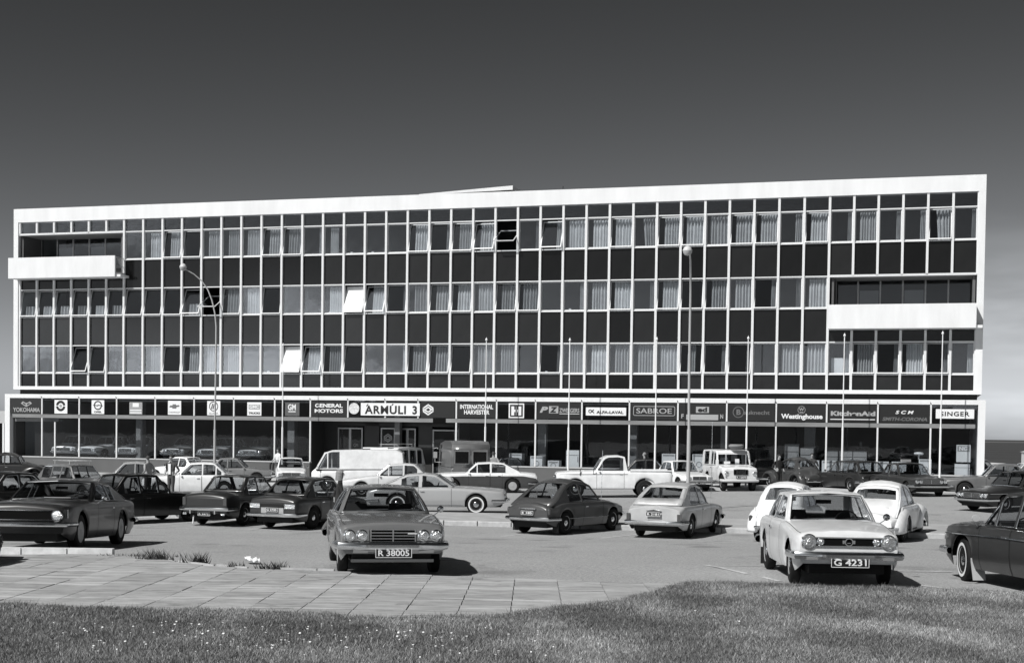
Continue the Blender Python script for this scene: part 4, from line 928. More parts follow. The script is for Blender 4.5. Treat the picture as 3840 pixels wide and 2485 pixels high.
    for k in range(ic, len(RP)-1):
        t0, t1 = (k-ic)/nseg, (k+1-ic)/nseg; a0, a1 = g.rwv
        vs = []
        for t in (a0, a1):
            s_ = (t-t0)/(t1-t0)
            if 0 < s_ < 1: vs.append(1-s_)
        lo_, hi_ = 1-(a1-t0)/(t1-t0), 1-(a0-t0)/(t1-t0)
        ruled(RP[k+1], RP[k], g.rwu, us2, lo_, hi_, vs, 1, -.06 if not g.open_back else 0, gh, rg)
    ro = mesh('roof', gh.v, gh.f, g.roofm or P, root, True, 26, merge=.0008)
    md = ro.modifiers.new('t', 'SOLIDIFY'); md.thickness = .022; md.offset = -1
    if wg.f: mesh('windscreen', wg.v, wg.f, CARG, root, True, merge=.0005)
    if rg.f: mesh('rear_window', rg.v, rg.f, CARG, root, True, merge=.0005)
    for h in holes:
        for sg in (1, -1):
            tr = tessellate_polygon([[Vector((x, z, 0)) for x, z in h]])
            mesh('side_window', [(x, sg*(sy(x, z)-.012), z) for x, z in h], [tuple(t) for t in tr], CARG, root)
        if g.trim and detail:
            for sg in (1, -1): MB().tube([(x, sg*(sy(x, z)+.004), z) for x, z in h+[h[0]]], .008, 4, cap=False).build('window_trim', CHROME, root)
    # screen surrounds in bright metal
    if g.trim:
        a, b = RP[0], RP[ia]; pts = []
        for u, v in ((-.93, .04), (-.93, .95), (0, .95), (.93, .95), (.93, .04), (0, .04), (-.93, .04)):
            x = a.x+(b.x-a.x)*v; z = a.y+(b.y-a.y)*v; pts.append((x+.07*(1-u*u)+.012, sy(x, max(z, zb))*u, z+g.rc*(1-abs(u)**2.4)*min(max((z-zb)/(zr-zb), 0), 1)+.008))
        MB().tube(pts, .011, 5, cap=False).build('windscreen_trim', CHROME, root)
    # cabin: seats, dash, wheel
    cb = MB(); cb.box(xa0-.12, xa0-.02, -hw+.12, hw-.12, .5, min(zcowl, zb)+.03); cb.box(xc0+.0, xc0+.25 if xc0 < xr else xc0+.05, -hw+.12, hw-.12, .45, min(zb-.03, roof[-1][1]-.06))
    cb.box(xr, xa0, -hw+.075, -hw+.09, .4, zb-.02).box(xr, xa0, hw-.09, hw-.075, .4, zb-.02)
    cb.build('dashboard', CABM, root)
    xs0 = xa0-1.25 if xa0-1.25 > xc0 else xc0+.3
    def seat(x, y, w2, zt_=1.0):
        b = MB(); b.box(x-.02, x+.48, y-w2, y+w2, .38, .55); v = []
        for t, zz_ in ((0, .5), (.5, zt_*.75), (1, zt_)):
            for yy_ in (-w2*(1-.25*t*t), w2*(1-.25*t*t)):
                for dx in (0, .12): v.append((x-.02-.16*t+dx, y+yy_, zz_))
        b.add(v, [(0, 1, 5, 4), (4, 5, 9, 8), (2, 6, 7, 3), (6, 10, 11, 7), (0, 4, 6, 2), (4, 8, 10, 6), (1, 3, 7, 5), (5, 7, 11, 9), (8, 9, 11, 10)])
        b.build('seat', SEATM, root)
    if hl > .45 and xs0 > xc0+.2:
        zsb = min(zb+.16, zr-.3)
        for y in (-.36, .36): seat(xs0, y*hw/.8, .24, zsb)
        if xs0-.85 > xc0+.1: seat(max(xs0-.85, xc0+.25), 0, hw-.22, zb-.02)
        a = [(xs0+.62+.05*math.sin(t), .36*hw/.8+.18*math.cos(t), zb-.02+.17*math.sin(t)) for t in np.linspace(0, 2*PI, 19)]
        MB().tube(a, .012, 5, cap=False).build('steering_wheel', DARK, root)
    # wheels
    tm, hb_, ww = wheel_meshes(g.R, g.tw, g.style)
    for x in (xf, xr):
        for sg in (1, -1):
            o = bpy.data.objects.new('wheel', tm); C.objects.link(o); o.parent = root; o.location = (x, sg*(hw*.97-g.tw/2-.02), g.R)
            o.rotation_euler = (0, 0, (0 if sg > 0 else PI)+(math.radians(sp.get('steer', 0)) if x > 0 else 0))
            h = bpy.data.objects.new('hubcap', hb_); C.objects.link(h); h.parent = o
            if ww: h = bpy.data.objects.new('whitewall', ww); C.objects.link(h); h.parent = o
    # bumpers
    bt = [(-.02, -.5), (.03, -.42), (.05, -.15), (.05, .15), (.03, .42), (-.02, .5)]
    def bumper(e, nm):
        sgx = 1 if e > 0 else -1; xe = nose if e > 0 else tail; wn = wid(xe-sgx*.06); h = g.bh
        path = [(xe-sgx*.42, hw+.012), (xe-sgx*.12, wn+.045), (xe+sgx*.03, wn+.02), (xe+sgx*.075, wn*.86), (xe+sgx*.10, wn*.45), (xe+sgx*.11, 0)]
        path = path+[(p[0], -p[1]) for p in path[-2::-1]]; v = []; n_ = len(bt)
        for i, p in enumerate(path):
            d = Vector(path[min(i+1, len(path)-1)])-Vector(path[max(i-1, 0)]); d.normalize(); n2 = Vector((d.y, -d.x))*(-sgx if False else 1)
            if n2.x*sgx < 0 or (abs(n2.x) < .2 and n2.y*p[1] < 0): n2 = -n2
            for o_, z in bt: v.append((p[0]+n2.x*o_, p[1]+n2.y*o_, g.bump+z*h))
        f = [(i*n_+k, (i+1)*n_+k, (i+1)*n_+(k+1) % n_, i*n_+(k+1) % n_) for i in range(len(path)-1) for k in range(n_)]
        return mesh(nm, v, f, sp.get('bm', CHROME), root, True, 30)
    if g.bump: bumper(1, 'front_bumper'); bumper(-1, 'rear_bumper')
    def fz(x, y):
        return x
    xn = nose+.002
    # lamps and grille at the nose
    if g.grille:
        z0, z1_ = g.gz; w2 = hw*g.gw
        MB().box(xn-.02, xn+.006, -w2, w2, z0, z1_).build('grille', BLACK, root)
        if g.grille == 'slat':
            b = MB(); k = max(3, int((z1_-z0)/.036))
            for i in range(k+1): z = z0+(z1_-z0)*i/k; b.box(xn+.006, xn+.016, -w2, w2, z-.006, z+.006)
            b.box(xn+.006, xn+.02, -.01, .01, z0, z1_).box(xn+.006, xn+.02, -w2-.01, -w2+.008, z0, z1_).box(xn+.006, xn+.02, w2-.008, w2+.01, z0, z1_); b.build('grille_bars', sp.get('gm', CHROME), root)
        elif g.grille == 'frame':
            b = MB(); b.box(xn+.006, xn+.02, -w2, w2, z1_-.012, z1_+.006).box(xn+.006, xn+.02, -w2, w2, z0-.006, z0+.01); b.build('grille_bars', CHROME, root)
    T = Matrix.Rotation(PI/2, 4, 'Y')
    def lamp_(y, z, r, nm='headlight', m=LENS, x=None, ringw=.014):
        xx = (xn if x is None else x)
        o = MB().lathe([(r+ringw, -.03), (r+ringw, .012), (r, .024), (r*.98, .012)], 20, Matrix.Translation((xx, y, z)) @ T).build('lamp_rim_', CHROME); me = o.data; bpy.data.objects.remove(o)
        l = MB().lathe([(0, .026), (r*.5, .022), (r*.98, .01)], 16, Matrix.Translation((xx, y, z)) @ T).build(nm, m, root, True, 60)
        rr = bpy.data.objects.new('lamp_rim', me); C.objects.link(rr); rr.parent = l
    zl_ = sum(g.gz)/2+g.lampx; r = g.lampr; wn = hw*g.nose
    if g.lamps == '2': [lamp_(s_*(wn-r-.06), zl_, r) for s_ in (1, -1)]
    if g.lamps == '4': [lamp_(s_*(wn-r-.05-k*(2*r+.035)), zl_, r) for s_ in (1, -1) for k in (0, 1)]
    if g.lamps == 'rect':
        for s_ in (1, -1):
            y = s_*(wn-.17); MB().box(xn-.01, xn+.02, y-.12, y+.12, zl_-.06, zl_+.06).build('headlight', LENS, root)
    if g.tail:
        xt = tail-.002
        for s_ in (1, -1):
            wt = hw*g.tailw*.96; 
            if g.tail == 'box': MB().box(xt-.015, xt+.02, min(s_*(wt-.03), s_*(wt-.30)), max(s_*(wt-.03), s_*(wt-.30)), g.zt-.25, g.zt-.14).build('tail_light', TAILL, root)
            if g.tail == 'tall': MB().box(xt-.02, xt+.05, min(s_*(wt+.0), s_*(wt-.10)), max(s_*(wt+.0), s_*(wt-.10)), g.zt-.30, g.zt-.08).build('tail_light', TAILL, root)
            if g.tail == 'round': 
                l = MB().lathe([(0, .03), (.04, .026), (.06, .0)], 14, Matrix.Translation((xt, s_*(wt-.1), g.zt-.2)) @ Matrix.Rotation(-PI/2, 4, 'Y')).build('tail_light', TAILL, root, True)
    def plate(s, front):
        o = empty('number_plate', (0, 0, 0)); o.parent = root
        o.location = ((nose+.125) if front else (tail-.03), 0, (g.bump-.03) if front else g.zt-.30); o.rotation_euler = (0, 0, PI/2 if front else -PI/2)
        if 'pz' in sp and not front: o.location.z = sp['pz']
        if 'fz' in sp and front: o.location.z = sp['fz']
        w2 = .27 if front else .2; h2 = .07 if front else .055
        MB().box(-w2, w2, -.012, 0, -h2, h2).build('plate_board', mat('plate_black', .01, .4), o)
        b = MB(); b.box(-w2, w2, -.016, -.012, h2-.008, h2).box(-w2, w2, -.016, -.012, -h2, -h2+.008).box(-w2, -w2+.008, -.016, -.012, -h2, h2).box(w2-.008, w2, -.016, -.012, -h2, h2)
        b.build('plate_border', LW, o)
        text(s, -w2+.04, w2-.04, -h2+.026, h2-.026, -.0125, LW, o, bold=.015)
    if g.plate: plate(g.plate, True)
    if g.rplate: plate(g.rplate, False)
    if g.mirror and detail:
        for s_ in ((1, -1) if g.mirror == 2 else (1,)):
            b = MB(); y = s_*(hw+.06); b.tube([(xa0-.1, s_*(hw-.05), zb-.03), (xa0-.08, y, zb+.05)], .008, 5)
            b.lathe([(0, -.03), (.04, -.02), (.055, .0), (.055, .01), (0, .012)], 12, Matrix.Translation((xa0-.1, y+s_*.02, zb+.085)) @ Matrix.Rotation(-PI/2, 4, 'Y')); b.build('side_mirror', CHROME, root, True)
    if detail > 1:
        a, b_ = RP[0], RP[1]; wp = MB()
        for y0 in (.05, -.45):
            pts = []
            for t in np.linspace(0, 1, 5):
                u = (y0+.5*t)/hw; v = .03+.16*math.sin(t*PI*.5)*(.4 if t < 1 else .4); x = a.x+(b_.x-a.x)*v; z = a.y+(b_.y-a.y)*v; pts.append((x+.07*(1-u*u)+.02, y0+.5*t, z+.02))
            wp.tube(pts, .008, 5)
        wp.build('wipers', CHROME, root)
        MB().box(xs0+.55, xs0+.57, -.12, .12, zr-.17, zr-.11).build('rear_view_mirror', DARK, root)
    if g.fend:
        # bulging separate wings (rounded post-war cars): quarter-round tubes over each wheel
        for (xw, inner, outer_, ra, tall, back, fwd) in g.fend:
            for sg in (1, -1):
                v = []; na, nf_ = 18, 7
                for i in range(na+1):
                    th = -.25+(PI+.5)*i/na
                    for j in range(nf_+1):
                        ph = PI/2*j/nf_; rr = ra+(tall)*math.sin(ph); ex = (back if math.cos(th) < 0 else fwd)*abs(math.cos(th))**1.3*math.sin(ph)
                        x = xw+rr*math.cos(th)+(-ex if math.cos(th) < 0 else ex); z = g.R+rr*math.sin(th)*(1 if math.sin(th) > 0 else .6); y = outer_-(outer_-inner)*(1-math.cos(ph))
                        v.append((x, sg*y, z))
                f = [(i*(nf_+1)+j, (i+1)*(nf_+1)+j, (i+1)*(nf_+1)+j+1, i*(nf_+1)+j+1) for i in range(na) for j in range(nf_)]
                o = mesh('wing', v, f, P, root, True, 60); md = o.modifiers.new('t', 'SOLIDIFY'); md.thickness = .02; md.offset = -1
    if g.extra: g.extra(root, g, dict(nose=nose, tail=tail, hw=hw, xa0=xa0, xc0=xc0, zb=zb, zr=zr, P=P, wid=wid, belt=belt, sy=sy, lamp=lamp_, xn=xn, low=low))
    return root
# body types -------------------------------------------------------
def sedan(**k):
    d = dict(roof=[(.55, .88), (.10, 1.36), (-.35, 1.39), (-.80, 1.36), (-1.22, .90)], ia=1, ic=3, wins=[(-.94, -.42), (-.36, .44)], rwu=.84, rwv=(.06, .88), doors=[(-.95, -.39), (-.37, .50)], trim=True); d.update(k); return d
def coupe(**k):
    d = dict(roof=[(.45, .86), (-.05, 1.28), (-.4, 1.30), (-.85, 1.26), (-1.55, .90)], ia=1, ic=3, wins=[(-1.0, -.56), (-.5, .34)], rwu=.82, doors=[(-.55, .40)], trim=True); d.update(k); return d
def wagon(**k):
    d = dict(roof=[(.60, .88), (.15, 1.38), (-.5, 1.41), (-1.55, 1.38), (-1.95, .90)], ia=1, ic=3, wins=[(-1.62, -1.0), (-.94, -.38), (-.32, .5)], rwu=.86, rwv=(.08, .9), zdeck=.82, doors=[(-.95, -.36), (-.34, .55)], trim=True); d.update(k); return d
def rack(root, g, e, xs=(-.9, .3), z=.12):
    b = MB(); zz_ = e['zr']+.04; 
    for x in xs: b.tube([(x, -e['hw']*.62, zz_-.02), (x, -e['hw']*.62, zz_+z), (x, e['hw']*.62, zz_+z), (x, e['hw']*.62, zz_-.02)], .014, 5)
    for y in (-.6, -.3, 0, .3, .6): b.tube([(xs[0]-.15, y*e['hw'], zz_+z+.015), (xs[1]+.15, y*e['hw'], zz_+z+.015)], .01, 4)
    b.build('roof_rack', STEEL, root)
def antenna(root, x, y, z, h, tilt=0): MB().tube([(x, y, z-.02), (x, y, z+.12), (x-tilt, y, z+h)], [.012, .008, .005], 5).build('aerial', CHROME, root)
SILV = mat('car_paint_silver', .25, .26, .45, .6, var=.05, scale=3)
# --- the two cars nearest the viewer and the coupe at the left
def x_mazda(root, g, e):
    b = MB(); xn = e['xn']
    for s_ in (1, -1): b.box(xn+.07, xn+.115, min(s_*.60, s_*.38), max(s_*.60, s_*.38), .36, .42)
    b.build('indicator', AMBER, root)
    MB().box(xn+.012, xn+.03, .22, .36, .635, .648).build('grille_badge', LW, root)
    v = MB(); MB().box(e['nose']-.28, e['nose']-.20, -.58, .58, .256, .40).build('air_intake', BLACK, root); v.box(e['nose']-.24, e['nose']-.06, -.62, .62, .21, .255).build('front_apron', e['P'], root)
    for s_ in (1, -1):
        MB().box(xn-.02, xn+.012, min(s_*.36, s_*.72), max(s_*.36, s_*.72), .535, .70).build('lamp_surround', mat('lamp_surround', .3, .35, .6), root)
car('silver-grey coupe with four round headlights and dark plate, nose to the viewer', -2.12, 23.1, -80, SILV, detail=2, wb=2.51, fo=.80, ro=.95, W=1.66, zn=.79, belt=.87, zt=.85, crown=.04, gw=.40, gz=(.52, .70), lamps='4', lampr=.075,
    plate='R 38005', fz=.36, bump=.46, bh=.12, extra=x_mazda, steer=0, nose=.93, lampx=.005, mirror=1, roofw=.62, style='full', **coupe(roof=[(.55, .90), (.08, 1.26), (-.3, 1.30), (-.8, 1.27), (-1.5, .92)], wins=[(-1.1, -.52), (-.46, .42)], doors=[(-.5, .5)]))
def x_sub(root, g, e):
    xn = e['xn']
    for s_ in (1, -1): e['lamp'](s_*.40, .665, .045, 'fog_lamp')
    b = MB(); ring(b, 0, 0, .045, .06, 0); o = b.build('badge', CHROME, root); o.rotation_euler = (0, 0, PI/2); o.location = (xn+.02, 0, .665)
    MB().box(xn+.008, xn+.02, -.09, -.06, .64, .69).box(xn+.008, xn+.02, .06, .09, .64, .69).box(xn+.008, xn+.022, -.025, .025, .645, .655).build('badge', CHROME, root)
    for s_ in (1, -1): MB().box(xn+.10, xn+.155, min(s_*.62, s_*.46), max(s_*.62, s_*.46), .415, .45).build('indicator', AMBER, root)
    for s_ in (1, -1): MB().box(-g.wb/2-.36, -g.wb/2-.34, min(s_*.56, s_*.76), max(s_*.56, s_*.76), .06, .34).build('mud_flap', DARK, root)
car('pale cream two-door saloon with big round lamps and fog lamps, nose over the grass', 4.92, 22.2, -92, ('pale_cream', .64), detail=2, wb=2.45, fo=.70, ro=.85, W=1.56, belt=.88, zn=.80, zt=.84, gw=.86, gz=(.60, .73), grille='frame', lamps='2', lampr=.10, rad=.1,
    plate='G 4231', fz=.38, bump=.47, bh=.12, extra=x_sub, nose=.93, style='steel', steer=-4, **sedan(roof=[(.60, .89), (.12, 1.28), (-.35, 1.31), (-.85, 1.28), (-1.35, .91)], wins=[(-1.05, -.50), (-.44, .44)], doors=[(-.48, .5)]))
def x_dark(root, g, e):
    MB().tube([(e['nose']-.3, -.62, .86), (e['nose']-.32, -.0, .90), (e['nose']-.3, .62, .86)], .004, 4).build('bonnet_edge', DARK, root)
    MB().box(e['xa0']+.06, e['xa0']+.09, -.1, .42, g.belt+.075, g.belt+.09).build('bonnet_vent', LG, root)
    for s_ in (1, -1): MB().box(e['nose']-.05, e['nose']-.02, min(s_*.86, s_*.93), max(s_*.86, s_*.93), .62, .78).build('corner_lamp', CHROME, root)
car('large dark fastback coupe with single round headlights behind the white kerb', -9.1, 28.27, -90, ('charcoal', .014), detail=2, wb=2.77, fo=.95, ro=1.15, W=1.90, R=.34, tw=.2, belt=.90, zn=.84, zt=.92, gw=.80, gz=(.58, .76), grille='frame', lamps='2', lampr=.10, bump=.50, bh=.09, nose=.95, sill=.2, style='full', extra=x_dark, crown=.06,
    **coupe(roof=[(.45, .93), (-.12, 1.28), (-.5, 1.31), (-1.0, 1.26), (-2.0, .95)], wins=[(-1.0, -.72), (-.66, .36)], doors=[(-.7, .42)]))
def x_right(root, g, e):
    for s_ in (1, -1):
        MB().tube([(x, s_*(e['wid'](x)+.006), g.belt-.13-.02*max(0, x)) for x in np.linspace(e['tail']+.1, e['nose']-.05, 12)], .012, 5).build('side_trim', CHROME, root)
        MB().add([(g.wb/2-.32, s_*.60, .38), (g.wb/2-.32, s_*.80, .38), (g.wb/2-.42, s_*.80, .05), (g.wb/2-.42, s_*.60, .05), (g.wb/2-.30, s_*.60, .38), (g.wb/2-.30, s_*.80, .38), (g.wb/2-.40, s_*.80, .05), (g.wb/2-.40, s_*.60, .05)], [(0, 1, 2, 3), (4, 5, 6, 7), (0, 1, 5, 4), (1, 2, 6, 5), (2, 3, 7, 6), (3, 0, 4, 7)]).build('mud_flap', mat('pale_flap', .4, .6), root)
    MB().tube([(.80, .74, .84), (.70, .88, .97)], .02, 6).lathe([(0, -.045), (.045, -.035), (.055, .0), (.055, .012), (0, .014)], 16, Matrix.Translation((.66, .88, 1.0)) @ Matrix.Rotation(-PI/2, 4, 'Y')).build('wing_mirror', mat('mirror_white', .45, .35), root, True)
car('dark saloon with whitewall tyre and chrome side strip cut by the right edge', 7.90, 20.55, 98, ('deep_navy', .03), wb=2.55, fo=.72, ro=1.0, W=1.66, belt=.88, zn=.86, zt=.84, R=.33, style='whitewall', detail=1, extra=x_right, lamps='2', tail='tall', mirror=False, steer=-10, **sedan(doors=[(-.95, -.3), (-.28, .66)], roof=[(.70, .92), (.22, 1.38), (-.3, 1.42), (-.8, 1.38), (-1.25, .92)], wins=[(-.9, -.32), (-.26, .28), (.32, .62)]))
# --- first row of parked cars
BLK = ('black', .005)
car('black four-door saloon seen side-on behind the large dark coupe', -10.95, 41.5, 50, BLK, W=1.62, wb=2.6, lamps='4', **sedan(roof=[(.62, .90), (.18, 1.38), (-.35, 1.41), (-.85, 1.38), (-1.3, .92)], wins=[(-.98, -.48), (-.42, .14), (.2, .55)]))
car('dark saloon mostly hidden at the left edge behind the large coupe', -14.7, 42.2, 50, ('dark_grey', .014), W=1.6, **sedan())
def x_s8(root, g, e):
    for s_ in (1, -1): MB().box(e['tail']-.13, e['tail']-.09, s_*.4-.02, s_*.4+.02, .36, .54).build('overrider', CHROME, root)
    MB().tube([(e['tail']-.02, .35, .3), (e['tail']-.05, .35, .08)], .02, 5).build('earth_strap', LW, root)
    for s_ in (1, -1): MB().box(e['tail']-.06, e['tail']-.02, s_*.62-.06, s_*.62+.06, .33, .38).build('reversing_lamp', LENS, root)
car('dark saloon showing its boot, chrome overriders and square plate, left of the dark hatchback', -7.95, 42.0, 70, ('dark_teal', .022), W=1.60, wb=2.42, zt=.90, zdeck=.92, rplate='R 4472', pz=.36, extra=x_s8, tail='tall', bump=.50, **sedan(roof=[(.6, .9), (.15, 1.36), (-.35, 1.39), (-.78, 1.37), (-1.2, .96)]))
def x_s9(root, g, e):
    for s_ in (1, -1): MB().box(e['tail']-.022, e['tail']+.02, min(s_*.40, s_*.72), max(s_*.40, s_*.72), .60, .72).build('lamp_cluster', LENS, root)
    MB().box(e['tail']-.02, e['tail']+.02, -.38, .38, .62, .72).build('plate_recess', DARK, root)
    MB().box(e['tail']-.014, e['tail']+.02, -.36, .36, .47, .62).build('plate_panel', LG, root)
car('dark hatchback saloon with pale plate panel, beside the walking woman', -5.75, 40.95, 67, ('dark_olive', .028), W=1.62, wb=2.44, zt=.88, zdeck=.92, rplate='G 2720', pz=.56, extra=x_s9, tail='', bump=.42, style='dark', **sedan(roof=[(.6, .9), (.15, 1.36), (-.35, 1.39), (-.95, 1.35), (-1.55, .94)], rwu=.86, wins=[(-1.08, -.42), (-.36, .46)]))
def x_saab(root, g, e):
    MB().box(e['tail']-.05, e['tail']+.1, -.27, .27, .70, .73).build('boot_handle', CHROME, root)
    for s_ in (1, -1): MB().lathe([(0, .09), (.05, .07), (.06, 0), (.05, -.09), (0, -.1)], 12, Matrix.Translation((e['tail']+.06, s_*.66, .66))).build('tail_light', TAILL, root, True)
    antenna(root, .75, -.62, .80, 1.5, -.05)
    MB().box(e['tail']+.42, e['tail']+.43, -.01, .01, .98, 1.22).build('rear_window_bar', CHROME, root)
    for s_ in (1, -1): MB().tube([(x, s_*(e['wid'](x)+.01), .44) for x in np.linspace(-1.15, .9, 8)], .007, 4).build('side_trim', CHROME, root)
    for s_ in (1, -1): MB().box(-g.wb/2-.42, -g.wb/2-.40, min(s_*.56, s_*.76), max(s_*.56, s_*.76), .08, .36).build('mud_flap', DARK, root)
car('dark rounded two-door fastback with plate E 185 and split rear window', 1.62, 40.1, 55, ('slate', .055), wb=2.49, fo=.75, ro=.80, W=1.57, belt=.86, zn=.72, zt=.80, R=.32, rplate='E 185', pz=.60, tail='', bump=.45, nose=.80, tailw=.84, lamps='2', crown=.09, extra=x_saab, style='steel', zdeck=.80, trim=False, rc=.07, roofw=.60,
    roof=[(.62, .88), (.25, 1.30), (0, 1.40), (-.45, 1.44), (-.85, 1.36), (-1.2, 1.20), (-1.6, .95), (-1.9, .80)], ia=1, ic=4, wins=[(-1.05, -.42), (-.36, .52)], rwu=.74, rwv=(.04, .62), doors=[(-.42, .62)])
car('light grey fastback two-door with plate R 2181 and tall whip aerial', 4.66, 39.5, 66, ('light_grey', .42), wb=2.4, fo=.85, ro=.98, W=1.62, belt=.86, zn=.76, zt=.82, rplate='R 2181', pz=.66, tail='', bump=.44, bh=.12, tailw=.92, nose=.90, crown=.06, extra=lambda r, g, e: (antenna(r, 1.0, -.66, .80, 2.35), [MB().box(e['tail']-.02, e['tail']+.12, min(s_*.66, s_*.75), max(s_*.66, s_*.75), .5, .67).build('tail_light', TAILL, r) for s_ in (1, -1)], MB().lathe([(0, -.03), (.2, -.02), (.22, 0), (0, .03)], 16, Matrix.Translation((e['tail']-.005, 0, .76)) @ Matrix.Diagonal((.2, 1, .8, 1))).build('boot_handle', CHROME, r)),
    style='steel', zdeck=.84, trim=True, rc=.06, roofw=.66, roof=[(.55, .88), (.15, 1.32), (-.2, 1.40), (-.65, 1.40), (-1.0, 1.32), (-1.45, 1.12), (-1.9, .90)], ia=1, ic=4, wins=[(-1.2, -.32), (-.26, .46)], rwu=.80, rwv=(.05, .66), doors=[(-.35, .52)])
WH = ('white', .78)
def beetle(**k):
    d = dict(wb=2.4, fo=.62, ro=.75, W=1.36, belt=.90, zn=.62, zt=.62, R=.33, tail='', lamps='', grille='', bump=.40, bh=.07, nose=.62, tailw=.66, crown=.14, rc=.09, roofw=.66, style='chrome', trim=False, mirror=False, zcowl=.92, zdeck=.90,
             roof=[(.52, .92), (.25, 1.32), (-.05, 1.44), (-.5, 1.47), (-.85, 1.38), (-1.12, 1.18), (-1.35, .92)], ia=1, ic=4, wins=[(-.92, -.40), (-.34, .42)], rwu=.72, rwv=(.1, .72), doors=[(-.40, .46)],
             fend=[(-1.2, .50, .78, .38, .17, .10, .22), (1.2, .50, .78, .38, .17, .32, .12)]); d.update(k); return d
def x_beetle(root, g, e):
    for s_ in (1, -1):
        MB().lathe([(0, .07), (.045, .05), (.055, 0), (.045, -.08), (0, -.09)], 12, Matrix.Translation((-g.wb/2-.50, s_*.66, .62))).build('tail_light', TAILL, root, True)
        MB().lathe([(0, .05), (.07, .03), (.08, 0), (.07, -.1)], 14, Matrix.Translation((g.wb/2+.42, s_*.60, .64)) @ Matrix.Rotation(PI/2, 4, 'Y')).build('headlight', LENS, root, True)
        MB().box(-.75, .75, min(s_*.66, s_*.78), max(s_*.66, s_*.78), .27, .31).build('running_board', DARK, root)
car('white rounded small car with separate wings, partly hidden behind the pale cream saloon', 7.5, 37.9, 66, WH, rplate='R 6130', pz=.58, extra=x_beetle, **beetle(zr=1.5))
def x_pv(root, g, e):
    x_beetle(root, g, e)
car('white hump-backed two-door with bulging wings, right of the pale cream saloon', 10.35, 39.1, 64, ('white_b', .74), extra=x_pv, **beetle(wb=2.6, ro=.95, W=1.6, belt=.94, zt=.66, tailw=.80, nose=.66,
    roof=[(.55, .96), (.2, 1.36), (-.1, 1.48), (-.6, 1.52), (-1.0, 1.42), (-1.4, 1.15), (-1.75, .86), (-2.0, .68)], ic=4, rwu=.84, rwv=(.10, .37), wins=[(-1.15, -.45), (-.39, .45)], fend=[(-1.3, .62, .90, .40, .20, .22, .22), (1.3, .62, .88, .40, .20, .3, .16)]))
def x_amc(root, g, e):
    MB().tube([(x, -(e['wid'](x)+.005), .30) for x in np.linspace(-.95, .9, 6)], .014, 5).build('sill_trim', CHROME, root)
    MB().box(e['tail']+.2, e['tail']+.2+.001, 0, .001, .5, .501) if False else None
car('silver two-door hardtop seen from the side behind the kerb island', -2.5, 48.5, -2, mat('car_paint_silver_light', .45, .3, .3, .6), wb=2.67, fo=.95, ro=1.05, W=1.80, R=.33, belt=.88, zn=.80, zt=.82, style='whitewall', lamps='2', extra=x_amc, sill=.26, **coupe(roof=[(.55, .90), (-.05, 1.30), (-.45, 1.34), (-1.0, 1.30), (-1.9, .95)], wins=[(-1.2, -.62), (-.5, .46)], doors=[(-.62, .5)]))
car('dark saloon with twin headlights nosing in from the right edge', 18.3, 51.2, 205, ('dark_b', .02), W=1.75, wb=2.6, fo=.8, lamps='4', lampr=.07, gw=.45, extra=lambda r, g, e: [MB().tube([(x, s_*(e['wid'](x)+.006), .66) for x in np.linspace(e['tail']+.1, e['nose']-.1, 8)], .01, 4).build('side_trim', CHROME, r) for s_ in (1, -1)], **sedan())
# --- second row
car('dull grey estate car with a roof rack, left behind the dark coupe', -17.6, 57.5, -38, ('mid_grey', .13), W=1.55, wb=2.4, extra=lambda r, g, e: rack(r, g, e, (-1.0, .0)), **wagon())
car('light grey saloon with rounded bonnet, beside the two standing men', -17.4, 64.0, 188, ('silver_grey', .33), W=1.65, **sedan())
car('white four-door saloon seen side-on between the men and the flagpole', -13.9, 62.0, 184, WH, W=1.68, wb=2.74, fo=.8, ro=1.05, H=1.46, style='full', belt=.90, zn=.80, zt=.80, **sedan(roof=[(.62, .93), (.12, 1.41), (-.38, 1.44), (-.92, 1.41), (-1.42, .94)], doors=[(-1.0, -.42), (-.40, .55)], wins=[(-1.24, -1.04), (-.98, -.46), (-.40, .48)]))
car('small grey saloon with round lamps behind the white four-door', -14.6, 75.0, 2, ('grey_b', .18), W=1.5, wb=2.3, mirror=2, **sedan())
car('small white saloon showing its back between the two men', -17.8, 76.0, 150, WH, W=1.5, wb=2.3, **sedan())
car('white saloon facing the viewer left of the white van', -11.75, 75.0, -80, WH, W=1.6, wb=2.45, lamps='rect', gw=.6, **sedan())
def x_van(root, g, e):
    for s_ in (1, -1): MB().tube([(x, s_*(e['wid'](x)*.99+.006), 1.02) for x in np.linspace(e['tail']+.15, e['nose']-.5, 8)], .012, 4).build('side_crease', mat('soft_grey', .45, .6), root)
    MB().box(e['tail']+.25, e['tail']+.45, e['hw']*.9, e['hw']*.9+.01, 1.25, 1.7) if False else None
    b = MB(); [b.box(e['tail']+.3, e['tail']+.5, s_*e['hw']*.93-.02, s_*e['hw']*.93+.02, 1.42+i*.07, 1.45+i*.07) for i in range(5) for s_ in (1, -1)]; b.build('air_louvres', LM, root)
    MB().tube([(e['xa0']-.15, -e['hw'], 1.1), (e['xa0']-.05, -e['hw']-.15, 1.05), (e['xa0']-.05, -e['hw']-.15, 1.3)], .012, 5).build('mirror_arm', DARK, root)
